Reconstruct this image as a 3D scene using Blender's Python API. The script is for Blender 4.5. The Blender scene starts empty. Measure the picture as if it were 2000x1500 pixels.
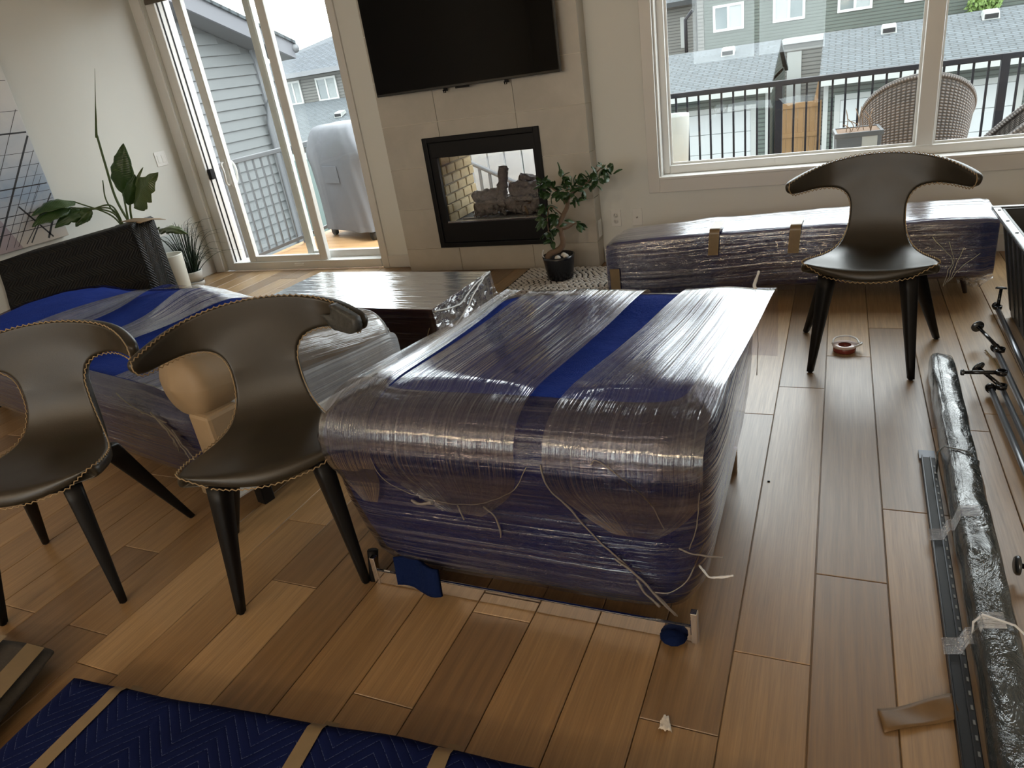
import bpy, bmesh, math, random
from mathutils import Vector, Matrix, noise, Euler
random.seed(7)
PI = math.pi
sc = bpy.context.scene
COL = sc.collection

# ---------------------------------------------------------------- camera
CAM_H = 1.434
F_PX, YAW, PITCH, ROLL = 1379.94, -0.46153786, 0.42589304, -0.15438039
cam = bpy.data.cameras.new('camera')
cam.sensor_fit = 'HORIZONTAL'; cam.sensor_width = 36.0
cam.lens = F_PX / 2000.0 * 36.0
cam.clip_start = 0.05; cam.clip_end = 300
camo = bpy.data.objects.new('camera', cam); COL.objects.link(camo)
_cy, _sy, _cp, _sp = math.cos(YAW), math.sin(YAW), math.cos(PITCH), math.sin(PITCH)
_F = Vector((_sy*_cp, _cy*_cp, -_sp)); _R = Vector((_cy, -_sy, 0)); _U = _R.cross(_F)
_R2 = math.cos(ROLL)*_R + math.sin(ROLL)*_U
_U2 = -math.sin(ROLL)*_R + math.cos(ROLL)*_U
_m = Matrix((_R2, _U2, -_F)).transposed().to_4x4(); _m.translation = (0, 0, CAM_H)
camo.matrix_world = _m
sc.camera = camo

# ---------------------------------------------------------------- world, exposure
sc.view_settings.view_transform = 'Standard'
sc.view_settings.look = 'None'
sc.view_settings.gamma = 1.0
sc.view_settings.use_curve_mapping = False
sc.view_settings.exposure = 0.40
SKY = 5.8
w = bpy.data.worlds.new('overcast_sky'); sc.world = w; w.use_nodes = True
bg = w.node_tree.nodes['Background']
bg.inputs[0].default_value = (0.93, 0.98, 1.0, 1); bg.inputs[1].default_value = SKY
cy = sc.cycles
cy.max_bounces = 10; cy.diffuse_bounces = 5; cy.glossy_bounces = 4
cy.transmission_bounces = 6; cy.transparent_max_bounces = 24
cy.caustics_reflective = False; cy.caustics_refractive = False
cy.sample_clamp_indirect = 6.0
cy.blur_glossy = 0.5

def portal(name, loc, rot, sx, sy):
    l = bpy.data.lights.new(name, 'AREA'); l.shape = 'RECTANGLE'; l.size = sx; l.size_y = sy
    l.cycles.is_portal = True
    o = bpy.data.objects.new(name, l); COL.objects.link(o); o.location = loc; o.rotation_euler = rot
    return o
portal('portal_door', (-4.31, 5.16, 1.2), (-PI/2, 0, 0), 1.8, 2.5)
portal('portal_window', (0.35, 5.16, 1.5), (-PI/2, 0, 0), 2.9, 1.9)
portal('portal_rear', (-1.4, -4.66, 1.6), (PI/2, 0, 0), 2.4, 1.6)

# ---------------------------------------------------------------- helpers
def thing(name, label, cat, loc=(0,0,0), rotz=0.0, group=None, kind=None):
    o = bpy.data.objects.new(name, None); COL.objects.link(o)
    o.empty_display_size = 0.1
    o.location = loc; o.rotation_euler = (0, 0, rotz)
    tag(o, label, cat, group, kind)
    return o
def tag(o, label=None, cat=None, group=None, kind=None):
    if label: o['label'] = label
    if cat: o['category'] = cat
    if group: o['group'] = group
    if kind: o['kind'] = kind
    return o
def basis(o):
    return Matrix.Translation(o.location) @ o.rotation_euler.to_matrix().to_4x4()
def attach(o, parent, world):
    o.parent = parent
    if world:
        M = basis(parent)
        p = parent.parent
        if p is not None:
            M = basis(p) @ (parent.matrix_parent_inverse @ M)
        o.matrix_parent_inverse = M.inverted()
class MB:
    def __init__(s): s.v=[]; s.f=[]; s.uv=[]; s.sm=[]; s.mi=[]
    def add(s, vs, fs, uvs=None, smooth=False, mi=0):
        b = len(s.v); s.v += [tuple(p) for p in vs]
        for k, f in enumerate(fs):
            s.f.append([b+i for i in f]); s.sm.append(smooth); s.mi.append(mi)
            s.uv.append(uvs[k] if uvs else None)
        return s
    def box(s, a, b, M=None, mi=0):
        x0,y0,z0 = a; x1,y1,z1 = b
        vs = [(x0,y0,z0),(x1,y0,z0),(x1,y1,z0),(x0,y1,z0),(x0,y0,z1),(x1,y0,z1),(x1,y1,z1),(x0,y1,z1)]
        if M: vs = [tuple(M @ Vector(p)) for p in vs]
        return s.add(vs, [(0,3,2,1),(4,5,6,7),(0,1,5,4),(1,2,6,5),(2,3,7,6),(3,0,4,7)], mi=mi)
    def hexa(s, c, mi=0):      # 8 corners: bottom 4 ccw, top 4 ccw
        return s.add(c, [(0,3,2,1),(4,5,6,7),(0,1,5,4),(1,2,6,5),(2,3,7,6),(3,0,4,7)], mi=mi)
    def loft(s, rings, cu=True, cap0=False, cap1=False, smooth=True, mi=0):
        n = len(rings[0]); vs=[]; fs=[]; uvs=[]
        for r in rings: vs += [tuple(p) for p in r]
        us=[]; vv=[]
        acc=[0]
        r0 = rings[len(rings)//2]
        for i in range(1, n+1):
            acc.append(acc[-1]+(Vector(r0[i % n])-Vector(r0[i-1])).length)
        va=[0]
        for j in range(1,len(rings)):
            va.append(va[-1]+sum((Vector(rings[j][i])-Vector(rings[j-1][i])).length for i in range(0,n,max(1,n//8)))/len(range(0,n,max(1,n//8))))
        m = n if cu else n-1
        for j in range(len(rings)-1):
            for i in range(m):
                k=(i+1)%n
                fs.append((j*n+i, j*n+k, (j+1)*n+k, (j+1)*n+i))
                uvs.append(((acc[i],va[j]),(acc[i+1],va[j]),(acc[i+1],va[j+1]),(acc[i],va[j+1])))
        if cap0: fs.append(tuple(range(n-1,-1,-1))); uvs.append(None)
        if cap1: fs.append(tuple((len(rings)-1)*n+i for i in range(n))); uvs.append(None)
        return s.add(vs, fs, uvs, smooth, mi)
    def tube(s, pts, r, n=8, cap=True, mi=0, smooth=True):
        pts=[Vector(p) for p in pts]; rings=[]
        if not isinstance(r,(list,tuple)): r=[r]*len(pts)
        up=None
        for i,p in enumerate(pts):
            t=(pts[min(i+1,len(pts)-1)]-pts[max(i-1,0)])
            if t.length<1e-9: t=Vector((0,0,1))
            t.normalize()
            if up is None:
                up = Vector((0,0,1)) if abs(t.z)<.9 else Vector((1,0,0))
            a=t.cross(up)
            if a.length<1e-6: a=t.orthogonal()
            a.normalize(); b=a.cross(t); up=b
            rings.append([p+r[i]*(math.cos(2*PI*k/n)*a+math.sin(2*PI*k/n)*b) for k in range(n)])
        return s.loft(rings, True, cap, cap, smooth, mi)
    def lathe(s, prof, n=32, c=(0,0,0), cap0=True, cap1=False, mi=0):
        rings=[[(c[0]+r*math.cos(2*PI*k/n), c[1]+r*math.sin(2*PI*k/n), c[2]+z) for k in range(n)] for r,z in prof]
        return s.loft(rings, True, cap0, cap1, True, mi)
    def grid(s, fn, nu, nv, smooth=True, mi=0, uvs=(1,1)):
        vs=[fn(i/nu, j/nv) for j in range(nv+1) for i in range(nu+1)]
        fs=[]; uv=[]
        for j in range(nv):
            for i in range(nu):
                a=j*(nu+1)+i; fs.append((a,a+1,a+nu+2,a+nu+1))
                U=lambda i,j:(i/nu*uvs[0], j/nv*uvs[1])
                uv.append((U(i,j),U(i+1,j),U(i+1,j+1),U(i,j+1)))
        return s.add(vs, fs, uv, smooth, mi)
    def mesh(s, name):
        me = bpy.data.meshes.new(name)
        me.from_pydata(s.v, [], s.f); 
        l = me.uv_layers.new(name='UVMap')
        for p in me.polygons:
            p.use_smooth = s.sm[p.index]; p.material_index = s.mi[p.index]
            u = s.uv[p.index]
            for k, li in enumerate(p.loop_indices):
                if u: l.data[li].uv = u[k]
                else:
                    co = me.vertices[me.loops[li].vertex_index].co; l.data[li].uv = (co.x+co.y*.5, co.z+co.y*.5)
        me.update()
        return me
    def build(s, name, mat, parent=None, world=True, bevel=0, seg=2, kind=None, label=None, fix=True):
        me = s.mesh(name)
        if fix:
            bm = bmesh.new(); bm.from_mesh(me); bmesh.ops.recalc_face_normals(bm, faces=bm.faces); bm.to_mesh(me); bm.free()
        return link(name, me, mat, parent, world, bevel, seg, kind, label)
def link(name, me, mat, parent=None, world=True, bevel=0, seg=2, kind=None, label=None):
    o = bpy.data.objects.new(name, me); COL.objects.link(o)
    if me.materials: pass
    else:
        for m in (mat if isinstance(mat,(list,tuple)) else [mat]): me.materials.append(m)
    if parent is not None: attach(o, parent, world)
    if bevel:
        b = o.modifiers.new('bevel','BEVEL'); b.width=bevel; b.segments=seg; b.limit_method='ANGLE'; b.angle_limit=math.radians(40)
        b.harden_normals=False
    if kind: o['kind']=kind
    if label: o['label']=label
    return o
def struct(name, mb, mat, label, cat, bevel=0, parent=None):
    o = mb.build(name, mat, parent, True, bevel)
    tag(o, label, cat, None, 'structure'); return o
def box_part(name, a, b, mat, parent, bevel=0.003, world=True, M=None):
    return MB().box(a,b,M).build(name, mat, parent, world, bevel)
def catmull(pts, n=8):
    P=[Vector(p) for p in pts]; out=[]
    P=[P[0]*2-P[1]]+P+[P[-1]*2-P[-2]]
    for i in range(1,len(P)-2):
        for k in range(n):
            t=k/n; a,b,c,d=P[i-1],P[i],P[i+1],P[i+2]
            out.append(.5*((2*b)+(c-a)*t+(2*a-5*b+4*c-d)*t*t+(3*b-a-3*c+d)*t**3))
    out.append(P[-2]); return out
def lerp(a,b,t): return a+(b-a)*t
def interp(tab, x):
    if x<=tab[0][0]: return tab[0][1]
    for (a,b),(c,d) in zip(tab,tab[1:]):
        if x<=c:
            t=(x-a)/(c-a); t=t*t*(3-2*t) if False else t
            return b+(d-b)*t
    return tab[-1][1]
def nz(p, s=1.0): return noise.noise(Vector(p)*s)

# ---------------------------------------------------------------- materials
class NT:
    def __init__(s, name):
        s.m = bpy.data.materials.new(name); s.m.use_nodes=True; s.t=s.m.node_tree; s.t.nodes.clear()
        s.out = s.n('ShaderNodeOutputMaterial')
    def n(s, typ, **kw):
        nd = s.t.nodes.new(typ)
        for k,v in kw.items(): setattr(nd,k,v)
        return nd
    def l(s, a, b): s.t.links.new(a,b)
    def val(s, nd, i, v):
        if hasattr(v,'bl_idname') or hasattr(v,'is_output'): s.l(v, nd.inputs[i])
        else: nd.inputs[i].default_value = v
    def math(s, op, a, b=None, c=None, clamp=False):
        nd=s.n('ShaderNodeMath', operation=op, use_clamp=clamp)
        s.val(nd,0,a)
        if b is not None: s.val(nd,1,b)
        if c is not None: s.val(nd,2,c)
        return nd.outputs[0]
    def mix(s, f, a, b):
        nd=s.n('ShaderNodeMix', data_type='RGBA'); s.val(nd,0,f)
        for i,v in ((6,a),(7,b)):
            if isinstance(v,(tuple,list)): nd.inputs[i].default_value=(*v[:3],1)
            else: s.l(v, nd.inputs[i])
        return nd.outputs[2]
    def coord(s, kind='Object'): return s.n('ShaderNodeTexCoord').outputs[kind]
    def mapping(s, vec, scale=(1,1,1), loc=(0,0,0), rot=(0,0,0)):
        nd=s.n('ShaderNodeMapping'); s.l(vec, nd.inputs[0]); nd.inputs[1].default_value=loc; nd.inputs[2].default_value=rot; nd.inputs[3].default_value=scale
        return nd.outputs[0]
    def noise(s, vec, scale=5, detail=3, rough=.5, dist=0):
        nd=s.n('ShaderNodeTexNoise'); 
        if vec is not None: s.l(vec, nd.inputs['Vector'])
        nd.inputs['Scale'].default_value=scale; nd.inputs['Detail'].default_value=detail; nd.inputs['Roughness'].default_value=rough; nd.inputs['Distortion'].default_value=dist
        return nd.outputs[0]
    def ramp(s, fac, stops):
        nd=s.n('ShaderNodeValToRGB'); s.l(fac, nd.inputs[0]); e=nd.color_ramp.elements
        while len(e)<len(stops): e.new(.5)
        for k,(p,c) in enumerate(stops): e[k].position=p; e[k].color=(*c[:3],1) if isinstance(c,(tuple,list)) else (c,c,c,1)
        return nd.outputs[0]
    def bump(s, h, strength=.3, dist=.01, normal=None):
        nd=s.n('ShaderNodeBump'); s.l(h, nd.inputs['Height']); nd.inputs['Strength'].default_value=strength; nd.inputs['Distance'].default_value=dist
        if normal is not None: s.l(normal, nd.inputs['Normal'])
        return nd.outputs[0]
    def principled(s, col, rough=.5, metal=0, normal=None, spec=.5, **kw):
        p=s.n('ShaderNodeBsdfPrincipled')
        if isinstance(col,(tuple,list)): p.inputs['Base Color'].default_value=(*col[:3],1)
        else: s.l(col, p.inputs['Base Color'])
        s.val(p,p.inputs.find('Roughness'),rough); p.inputs['Metallic'].default_value=metal
        p.inputs['Specular IOR Level'].default_value=spec
        if normal is not None: s.l(normal, p.inputs['Normal'])
        for k,v in kw.items(): p.inputs[k].default_value=v
        s.l(p.outputs[0], s.out.inputs[0]); return p
def plain(name, col, rough=.5, metal=0, spec=.5, var=0, vs=4, bump=0, bs=60, bd=.002):
    t=NT(name); c=col; nrm=None
    if var:
        f=t.noise(t.coord(), vs, 4, .6)
        c=t.mix(f, tuple(x*(1-var) for x in col), tuple(min(1,x*(1+var)) for x in col))
    if bump:
        nrm=t.bump(t.noise(t.coord(), bs, 3, .6), bump, bd)
    t.principled(c, rough, metal, nrm, spec); return t.m
M={}
M['wall']=plain('painted_wall',(.67,.68,.65),.75,bump=.06,bs=250,bd=.001,var=.02)
M['ceil']=plain('ceiling_paint',(.86,.85,.82),.9,bump=.2,bs=120,bd=.003)
M['trim']=plain('white_trim',(.62,.61,.585),.4)
M['vinyl']=plain('vinyl_frame',(.66,.66,.64),.35)
M['black']=plain('black_paint',(.006,.006,.007),.5,spec=.22)
M['gloss_black']=plain('black_gloss',(.008,.008,.009),.12)
M['white']=plain('white_plastic',(.72,.72,.70),.3)
M['rubber']=plain('rubber',(.02,.02,.02),.7)
M['blackmetal']=plain('black_metal',(.03,.032,.036),.3,.6,var=.2)
M['steel']=plain('steel',(.7,.7,.72),.18,1.0)
M['chrome']=plain('chrome',(.82,.82,.84),.06,1.0)
M['tan']=plain('tan_thread',(.30,.21,.11),.7)
def m_tile():
    t=NT('porcelain_tile'); c=t.coord()
    oi=t.n('ShaderNodeObjectInfo').outputs['Random']
    off=t.n('ShaderNodeVectorMath',operation='ADD'); t.l(c,off.inputs[0])
    cx=t.n('ShaderNodeCombineXYZ'); 
    for i in range(3): t.l(t.math('MULTIPLY',oi,13.0+i*5),cx.inputs[i])
    t.l(cx.outputs[0],off.inputs[1])
    f=t.noise(off.outputs[0],3.5,6,.62,.4); g=t.noise(off.outputs[0],22,4,.6)
    col=t.ramp(f,[(.3,(.42,.395,.35)),(.55,(.47,.445,.395)),(.75,(.52,.49,.435))])
    col=t.mix(t.math('MULTIPLY',g,.18),col,(.32,.295,.25))
    t.principled(col,.38,0,t.bump(g,.04,.001)); return t.m
M['tile']=m_tile()
M['grout']=plain('grout',(.66,.62,.54),.9)
def m_wood():
    t=NT('oak_plank'); c=t.coord(); inf=t.n('ShaderNodeObjectInfo'); rnd=inf.outputs['Random']
    cx=t.n('ShaderNodeCombineXYZ'); t.l(t.math('MULTIPLY',rnd,7.3),cx.inputs[0]); t.l(t.math('MULTIPLY',rnd,31.7),cx.inputs[1])
    add=t.n('ShaderNodeVectorMath',operation='ADD'); t.l(c,add.inputs[0]); t.l(cx.outputs[0],add.inputs[1])
    v=add.outputs[0]
    big=t.noise(t.mapping(v,(9,.9,1)),1.0,3,.5,.6)
    rings=t.n('ShaderNodeTexWave',wave_type='BANDS',bands_direction='X'); t.l(t.mapping(v,(5,.55,1)),rings.inputs['Vector'])
    rings.inputs['Scale'].default_value=1.6; rings.inputs['Distortion'].default_value=9; rings.inputs['Detail'].default_value=3; rings.inputs['Detail Scale'].default_value=.8
    fine=t.noise(t.mapping(v,(160,5,1)),1.0,3,.6)
    tone=t.ramp(rnd,[(0,(.165,.090,.034)),(.20,(.19,.105,.040)),(.24,(.33,.195,.080)),(.7,(.41,.25,.108)),(1,(.50,.32,.15))])
    dark=t.mix(.45,tone,(.12,.062,.022)); lite=t.mix(.35,tone,(.50,.34,.18))
    col=t.mix(big,dark,lite)
    col=t.mix(t.math('MULTIPLY',rings.outputs[0],.45),col,dark)
    col=t.mix(t.math('MULTIPLY',t.math('SUBTRACT',fine,.33,clamp=True),1.1),col,(.08,.05,.03))
    rough=t.math('ADD',t.math('MULTIPLY',fine,.14),.30)
    t.principled(col,rough,0,t.bump(fine,.10,.0015),.8); return t.m
M['wood']=m_wood()
def m_woodsimple(name,a,b,rough=.45,sc=(2,40,40)):
    t=NT(name); c=t.coord(); f=t.noise(t.mapping(c,sc),1,4,.6,.5); g=t.noise(c,3,3)
    col=t.mix(t.math('MULTIPLY_ADD',g,.4,t.math('MULTIPLY',f,.7)),a,b)
    t.principled(col,rough,0,t.bump(f,.15,.002)); return t.m
M['darkwood']=m_woodsimple('walnut_wood',(.035,.012,.007),(.13,.05,.028),.35)
M['deck']=m_woodsimple('cedar_deck',(.42,.22,.09),(.60,.36,.17),.6)
M['gatewood']=m_woodsimple('fence_wood',(.17,.09,.032),(.25,.145,.06),.7,(40,40,2))
def m_leather():
    t=NT('taupe_leather'); c=t.coord()
    f=t.noise(c,6,4,.6); g=t.n('ShaderNodeTexVoronoi'); t.l(c,g.inputs['Vector']); g.inputs['Scale'].default_value=420
    col=t.mix(f,(.021,.017,.011),(.034,.027,.018))
    rough=t.math('MULTIPLY_ADD',f,.15,.30)
    t.principled(col,rough,0,t.bump(g.outputs[0],.10,.0012),.38); return t.m
M['leather']=m_leather()
M['worn']=plain('worn_leather',(.045,.045,.042),.5,var=.9,vs=60,bump=.5,bs=90,bd=.003)
def zig(t, uvv, period, pitch, width=None):
    sep=t.n('ShaderNodeSeparateXYZ'); t.l(uvv,sep.inputs[0])
    pp=t.math('PINGPONG',sep.outputs[0],period)
    v=t.math('ADD',sep.outputs[1],pp)
    return t.math('FRACT',t.math('DIVIDE',v,pitch))
def m_blanket(name, a, b, pitch=.03, period=.07, line=None, bumpd=.006, rough=.85, wr=1.0, sheen=.0, pk=.8, spec=.15):
    t=NT(name); u=t.coord('UV'); o=t.coord()
    z=zig(t,u,period,pitch)
    d=t.math('ABSOLUTE',t.math('SUBTRACT',z,.5))            # 0 centre .5 seam
    pil=t.math('SUBTRACT',1.0,t.math('POWER',t.math('MULTIPLY',d,2.0),3.0))
    cr=t.noise(t.mapping(o,(1,1,1)),26,5,.65,.4); big=t.noise(o,6,3,.5,.3)
    h=t.math('ADD',t.math('MULTIPLY',pil,pk),t.math('ADD',t.math('MULTIPLY',cr,wr),t.math('MULTIPLY',big,wr*1.5)))
    col=t.mix(big,a,b)
    if line:
        dash=t.noise(o,300,1)
        seam=t.math('MULTIPLY',t.math('GREATER_THAN',d,.465),t.math('GREATER_THAN',dash,.47))
        col=t.mix(seam,col,line)
    p=t.principled(col,rough,0,t.bump(h,.55,bumpd),spec)
    p.inputs['Sheen Weight'].default_value=sheen; p.inputs['Sheen Roughness'].default_value=.5
    return t.m
M['blue']=m_blanket('blue_moving_blanket',(.010,.028,.20),(.018,.05,.33),.022,.03,None,.012,.85,1.8,pk=.22,spec=.06)
M['bluequilt']=m_blanket('blue_quilted_pad',(.004,.007,.034),(.007,.012,.060),.032,.10,(.05,.065,.14),.004,.9,.35,pk=.5,spec=.05)
M['blackquilt']=m_blanket('black_quilted_pad',(.009,.009,.009),(.016,.016,.016),.024,.055,None,.012,.5,.3,pk=1.2,spec=.18)
M['felt']=plain('grey_felt',(.045,.038,.03),.95,var=.4,vs=40,bump=.5,bs=140,bd=.003)
M['tape']=plain('packing_tape',(.20,.145,.08),.35,var=.15,vs=30,bump=.25,bs=45,bd=.002)
M['kraft']=plain('kraft_paper',(.27,.19,.11),.6,var=.15,vs=5,bump=.3,bs=9,bd=.01)
M['whitefab']=plain('white_dust_fabric',(.62,.62,.60),.6,var=.08,vs=6,bump=.3,bs=12,bd=.006)
M['ink']=plain('black_ink',(.02,.02,.025),.6)
def thin_fresnel(t, nrm=None, ior=1.5):      # the same reflectance seen from either side of a thin sheet
    g=t.n('ShaderNodeNewGeometry').outputs['Backfacing']
    fr=t.n('ShaderNodeFresnel'); t.l(t.math('MULTIPLY_ADD',g,1/ior-ior,ior),fr.inputs['IOR'])
    if nrm is not None: t.l(nrm,fr.inputs['Normal'])
    return fr
def m_film(name, along=1.4, across=70, base=.05, k=2.2, haze=.05, hz=.16, rough=.07, bumpd=.006, swap=False, hcol=(.62,.60,.62), bs=.7, tint=(.97,.97,.98)):
    t=NT(name); u=t.coord('UV')
    sc_=(along,across,1) if not swap else (across,along,1)
    n1=t.noise(t.mapping(u,sc_),1.0,4,.62,.25)
    n2=t.noise(t.mapping(u,tuple(x*.33 if i<2 else 1 for i,x in enumerate(sc_))),1.0,3,.5,.3)
    big=t.noise(t.coord(),3.2,3,.5)
    h=t.math('ADD',n1,t.math('MULTIPLY',n2,1.6))
    nrm=t.bump(h,bs,bumpd)
    fr=thin_fresnel(t,nrm)
    lines=t.ramp(n1,[(.50,0.0),(.66,1.0)])
    lm=t.math('MULTIPLY',lines,big)
    fac=t.math('ADD',t.math('MULTIPLY',fr.outputs[0],k),t.math('MULTIPLY_ADD',lm,.10,base),clamp=True)
    tr=t.n('ShaderNodeBsdfTransparent'); tr.inputs[0].default_value=(*tint,1)
    gl=t.n('ShaderNodeBsdfGlossy'); gl.inputs['Roughness'].default_value=rough; gl.inputs['Color'].default_value=(.95,.97,1,1); t.l(nrm,gl.inputs['Normal'])
    df=t.n('ShaderNodeBsdfDiffuse'); df.inputs['Color'].default_value=(*hcol,1); t.l(nrm,df.inputs['Normal'])
    m1=t.n('ShaderNodeMixShader'); t.l(fac,m1.inputs[0]); t.l(tr.outputs[0],m1.inputs[1]); t.l(gl.outputs[0],m1.inputs[2])
    hf=t.math('MULTIPLY_ADD',lm,hz,haze)
    m2=t.n('ShaderNodeMixShader'); t.l(hf,m2.inputs[0]); t.l(m1.outputs[0],m2.inputs[1]); t.l(df.outputs[0],m2.inputs[2])
    t.l(m2.outputs[0],t.out.inputs[0]); return t.m
M['film']=m_film('stretch_film',1.2,75,.012,1.3,.008,.14,tint=(.46,.39,.43),bumpd=.008)
M['filmstrap']=m_film('stretch_film_strap',.5,90,.06,2.4,.06,.22,.06,.005)
M['filmtwist']=plain('twisted_film',(.17,.15,.14),.3)
M['filmwhite']=plain('bunched_film',(.62,.63,.64),.25)
M['filmcrumple']=m_film('crumpled_film',9,14,.08,2.6,.06,.25,.08,.02)
def m_glass(name, tint=(.97,.985,.98), extra=0.0, refl=1.0, rough=0.0):
    t=NT(name); fr=thin_fresnel(t)
    tr=t.n('ShaderNodeBsdfTransparent'); tr.inputs[0].default_value=(*tint,1)
    gl=t.n('ShaderNodeBsdfGlossy'); gl.inputs['Roughness'].default_value=rough
    m1=t.n('ShaderNodeMixShader'); t.l(t.math('MULTIPLY_ADD',fr.outputs[0],refl,extra,clamp=True),m1.inputs[0]); t.l(tr.outputs[0],m1.inputs[1]); t.l(gl.outputs[0],m1.inputs[2])
    t.l(m1.outputs[0],t.out.inputs[0]); return t.m
M['glass']=m_glass('window_glass',refl=.6)
M['foil']=None
def m_emit(name,col,s):
    t=NT(name); e=t.n('ShaderNodeEmission'); e.inputs[0].default_value=(*col,1); e.inputs[1].default_value=s; t.l(e.outputs[0],t.out.inputs[0]); return t.m
def m_siding(name, col, pitch, axis='Z', rough=.6, jig=.04):
    t=NT(name); sep=t.n('ShaderNodeSeparateXYZ'); t.l(t.coord(),sep.inputs[0])
    z=sep.outputs['XYZ'.index(axis)]
    fr=t.math('FRACT',t.math('DIVIDE',z,pitch))
    line=t.ramp(fr,[(0,0.0),(.22,.0),(.34,1.0),(1,1.0)])
    n=t.noise(t.coord(),1.5,3)
    c=t.mix(n,tuple(x*(1-jig) for x in col),tuple(x*(1+jig) for x in col))
    c=t.mix(line,tuple(x*.38 for x in col),c)
    t.principled(c,rough,0,t.bump(fr,.5,.02)); return t.m
M['green_siding']=m_siding('green_vinyl_siding',(0.052, 0.066, 0.056),.115)
M['grey_siding']=m_siding('grey_vinyl_siding',(0.124, 0.127, 0.121),.22)
M['taupe_siding']=m_siding('taupe_vinyl_siding',(0.10, 0.10, 0.092),.13)
def m_shingle(name,col):
    t=NT(name); c=t.coord(); br=t.n('ShaderNodeTexBrick'); t.l(t.mapping(c,(1,1,1)),br.inputs[0])
    br.inputs['Color1'].default_value=(*[x*.8 for x in col],1); br.inputs['Color2'].default_value=(*[x*1.2 for x in col],1); br.inputs['Mortar'].default_value=(*[x*.22 for x in col],1)
    br.inputs['Scale'].default_value=1; br.inputs['Mortar Size'].default_value=.020; br.inputs['Brick Width'].default_value=.33; br.inputs['Row Height'].default_value=.13
    n=t.noise(c,30,3); cc=t.mix(t.math('MULTIPLY',n,.5),br.outputs[0],tuple(x*.7 for x in col))
    t.principled(cc,.9,0,t.bump(br.outputs['Fac'],-.4,.02)); return t.m
M['shingle']=m_shingle('asphalt_shingles',(.055,.066,.073))
M['ext_white']=plain('exterior_white',(.21,.22,.21),.5)
M['ext_grey']=plain('exterior_grey_metal',(.10,.105,.112),.5)
M['rail']=plain('railing_black',(.010,.011,.015),.5,spec=.15)
M['grass']=plain('lawn',(.05,.10,.02),.9,var=.5,vs=12,bump=.6,bs=40,bd=.05)
M['asphalt']=plain('lane_asphalt',(.09,.09,.09),.9,var=.2,vs=3)
M['curtain']=plain('curtain_cloth',(.20,.22,.22),.8,var=.2,vs=8)
M['dark_glass']=plain('house_window_glass',(.09,.11,.115),.08)
# ================================================================ THE ROOM
XL, XR, YB, YR, ZC = -5.38, 3.0, 4.90, -4.5, 2.75
T = .22
# floor: slab and planks
base = MB().box((XL-.1, YR-.1, -.10), (XR+.1, YB+.05, -.009))
floor = base.build('floor', M['wood']); tag(floor, 'oak plank floor running through the living room', 'floor', None, 'structure')
joint = {0:1.733,-1:1.389,-2:1.129,1:2.087,2:2.636,-6:.998,-9:1.319,-10:1.618,-12:.97,-5:1.35,-3:.55,-4:1.9,-7:.45,-8:2.2,-11:2.4}
PW, PLN = .182, 1.54
rp = random.Random(3)
pm = {}
def plank_mesh(wd, ln):
    k=(round(wd,3), round(ln,3))
    if k in pm: return pm[k]
    b=MB(); g=.0012; c=.0016
    x0,x1,y0,y1=-wd/2+g,wd/2-g,-ln/2+g,ln/2-g
    lo=[(x0,y0,-.009),(x1,y0,-.009),(x1,y1,-.009),(x0,y1,-.009)]
    md=[(x,y,-c) for x,y,z in lo]
    tp=[(x0+c,y0+c,0),(x1-c,y0+c,0),(x1-c,y1-c,0),(x0+c,y1-c,0)]
    fs=[(8,9,10,11)]
    for i in range(4):
        j=(i+1)%4; fs+= [(i,j,4+j,4+i),(4+i,4+j,8+j,8+i)]
    b.add(lo+md+tp, fs); me=b.mesh('plank'); me.materials.append(M['wood']); pm[k]=me; return me
for k in range(-30, 9):
    xa=-.003+k*PW; xb=xa+PW; xa=max(xa,XL); xb=min(xb,1.62)
    if xb-xa<.02: continue
    j=joint.get(k, rp.uniform(0,PLN))
    while j>-.6: j-=PLN
    y=j
    while y<YB:
        a,b_=max(y,-.9),min(y+PLN,YB); y+=PLN
        if b_-a<.02: continue
        me=plank_mesh(xb-xa, b_-a)
        o=bpy.data.objects.new('plank',me); COL.objects.link(o); o.parent=floor; o.location=((xa+xb)/2,(a+b_)/2,0)
# walls
DX0,DX1,DZ = -5.25,-3.43,2.42            # door opening
WX0,WX1,WZ0,WZ1 = -1.09,1.75,.565,2.40    # window opening
FX0,FX1,FZ0,FZ1 = -2.72,-1.90,.34,.90     # fireplace opening
wb=MB()
for a,b_ in (((XL-T,0),(DX0,ZC)),((DX0,DZ),(DX1,ZC)),((DX1,0),(FX0,ZC)),((FX0,0),(FX1,FZ0)),((FX0,FZ1),(FX1,ZC)),((FX1,0),(WX0,ZC)),((WX0,0),(WX1,WZ0)),((WX0,WZ1),(WX1,ZC)),((WX1,0),(XR+T,ZC))):
    wb.box((a[0],YB,a[1]),(b_[0],YB+T,b_[1]))
struct('wall_back',wb,M['wall'],'greige painted wall with the patio door and the big window','wall')
struct('wall_left',MB().box((XL-T,YR-T,0),(XL,YB,ZC)),M['wall'],'pale painted wall left of the patio door behind the plants','wall')
struct('wall_right',MB().box((XR,YR-T,0),(XR+T,YB,ZC)),M['wall'],'greige painted wall at the right end of the room','wall')
wr_=MB()
for a,b_ in (((XL,0),(-2.6,ZC)),((-2.6,0),(-.2,.8)),((-2.6,2.4),(-.2,ZC)),((-.2,0),(XR,ZC))):
    wr_.box((a[0],YR-T,a[1]),(b_[0],YR,b_[1]))
struct('wall_rear',wr_,M['wall'],'greige painted wall behind the photographer with a window','wall')
struct('ceiling',MB().box((XL-T,YR-T,ZC),(XR+T,YB+T,ZC+.1)),M['ceil'],'white textured ceiling of the living room','ceiling')
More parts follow.
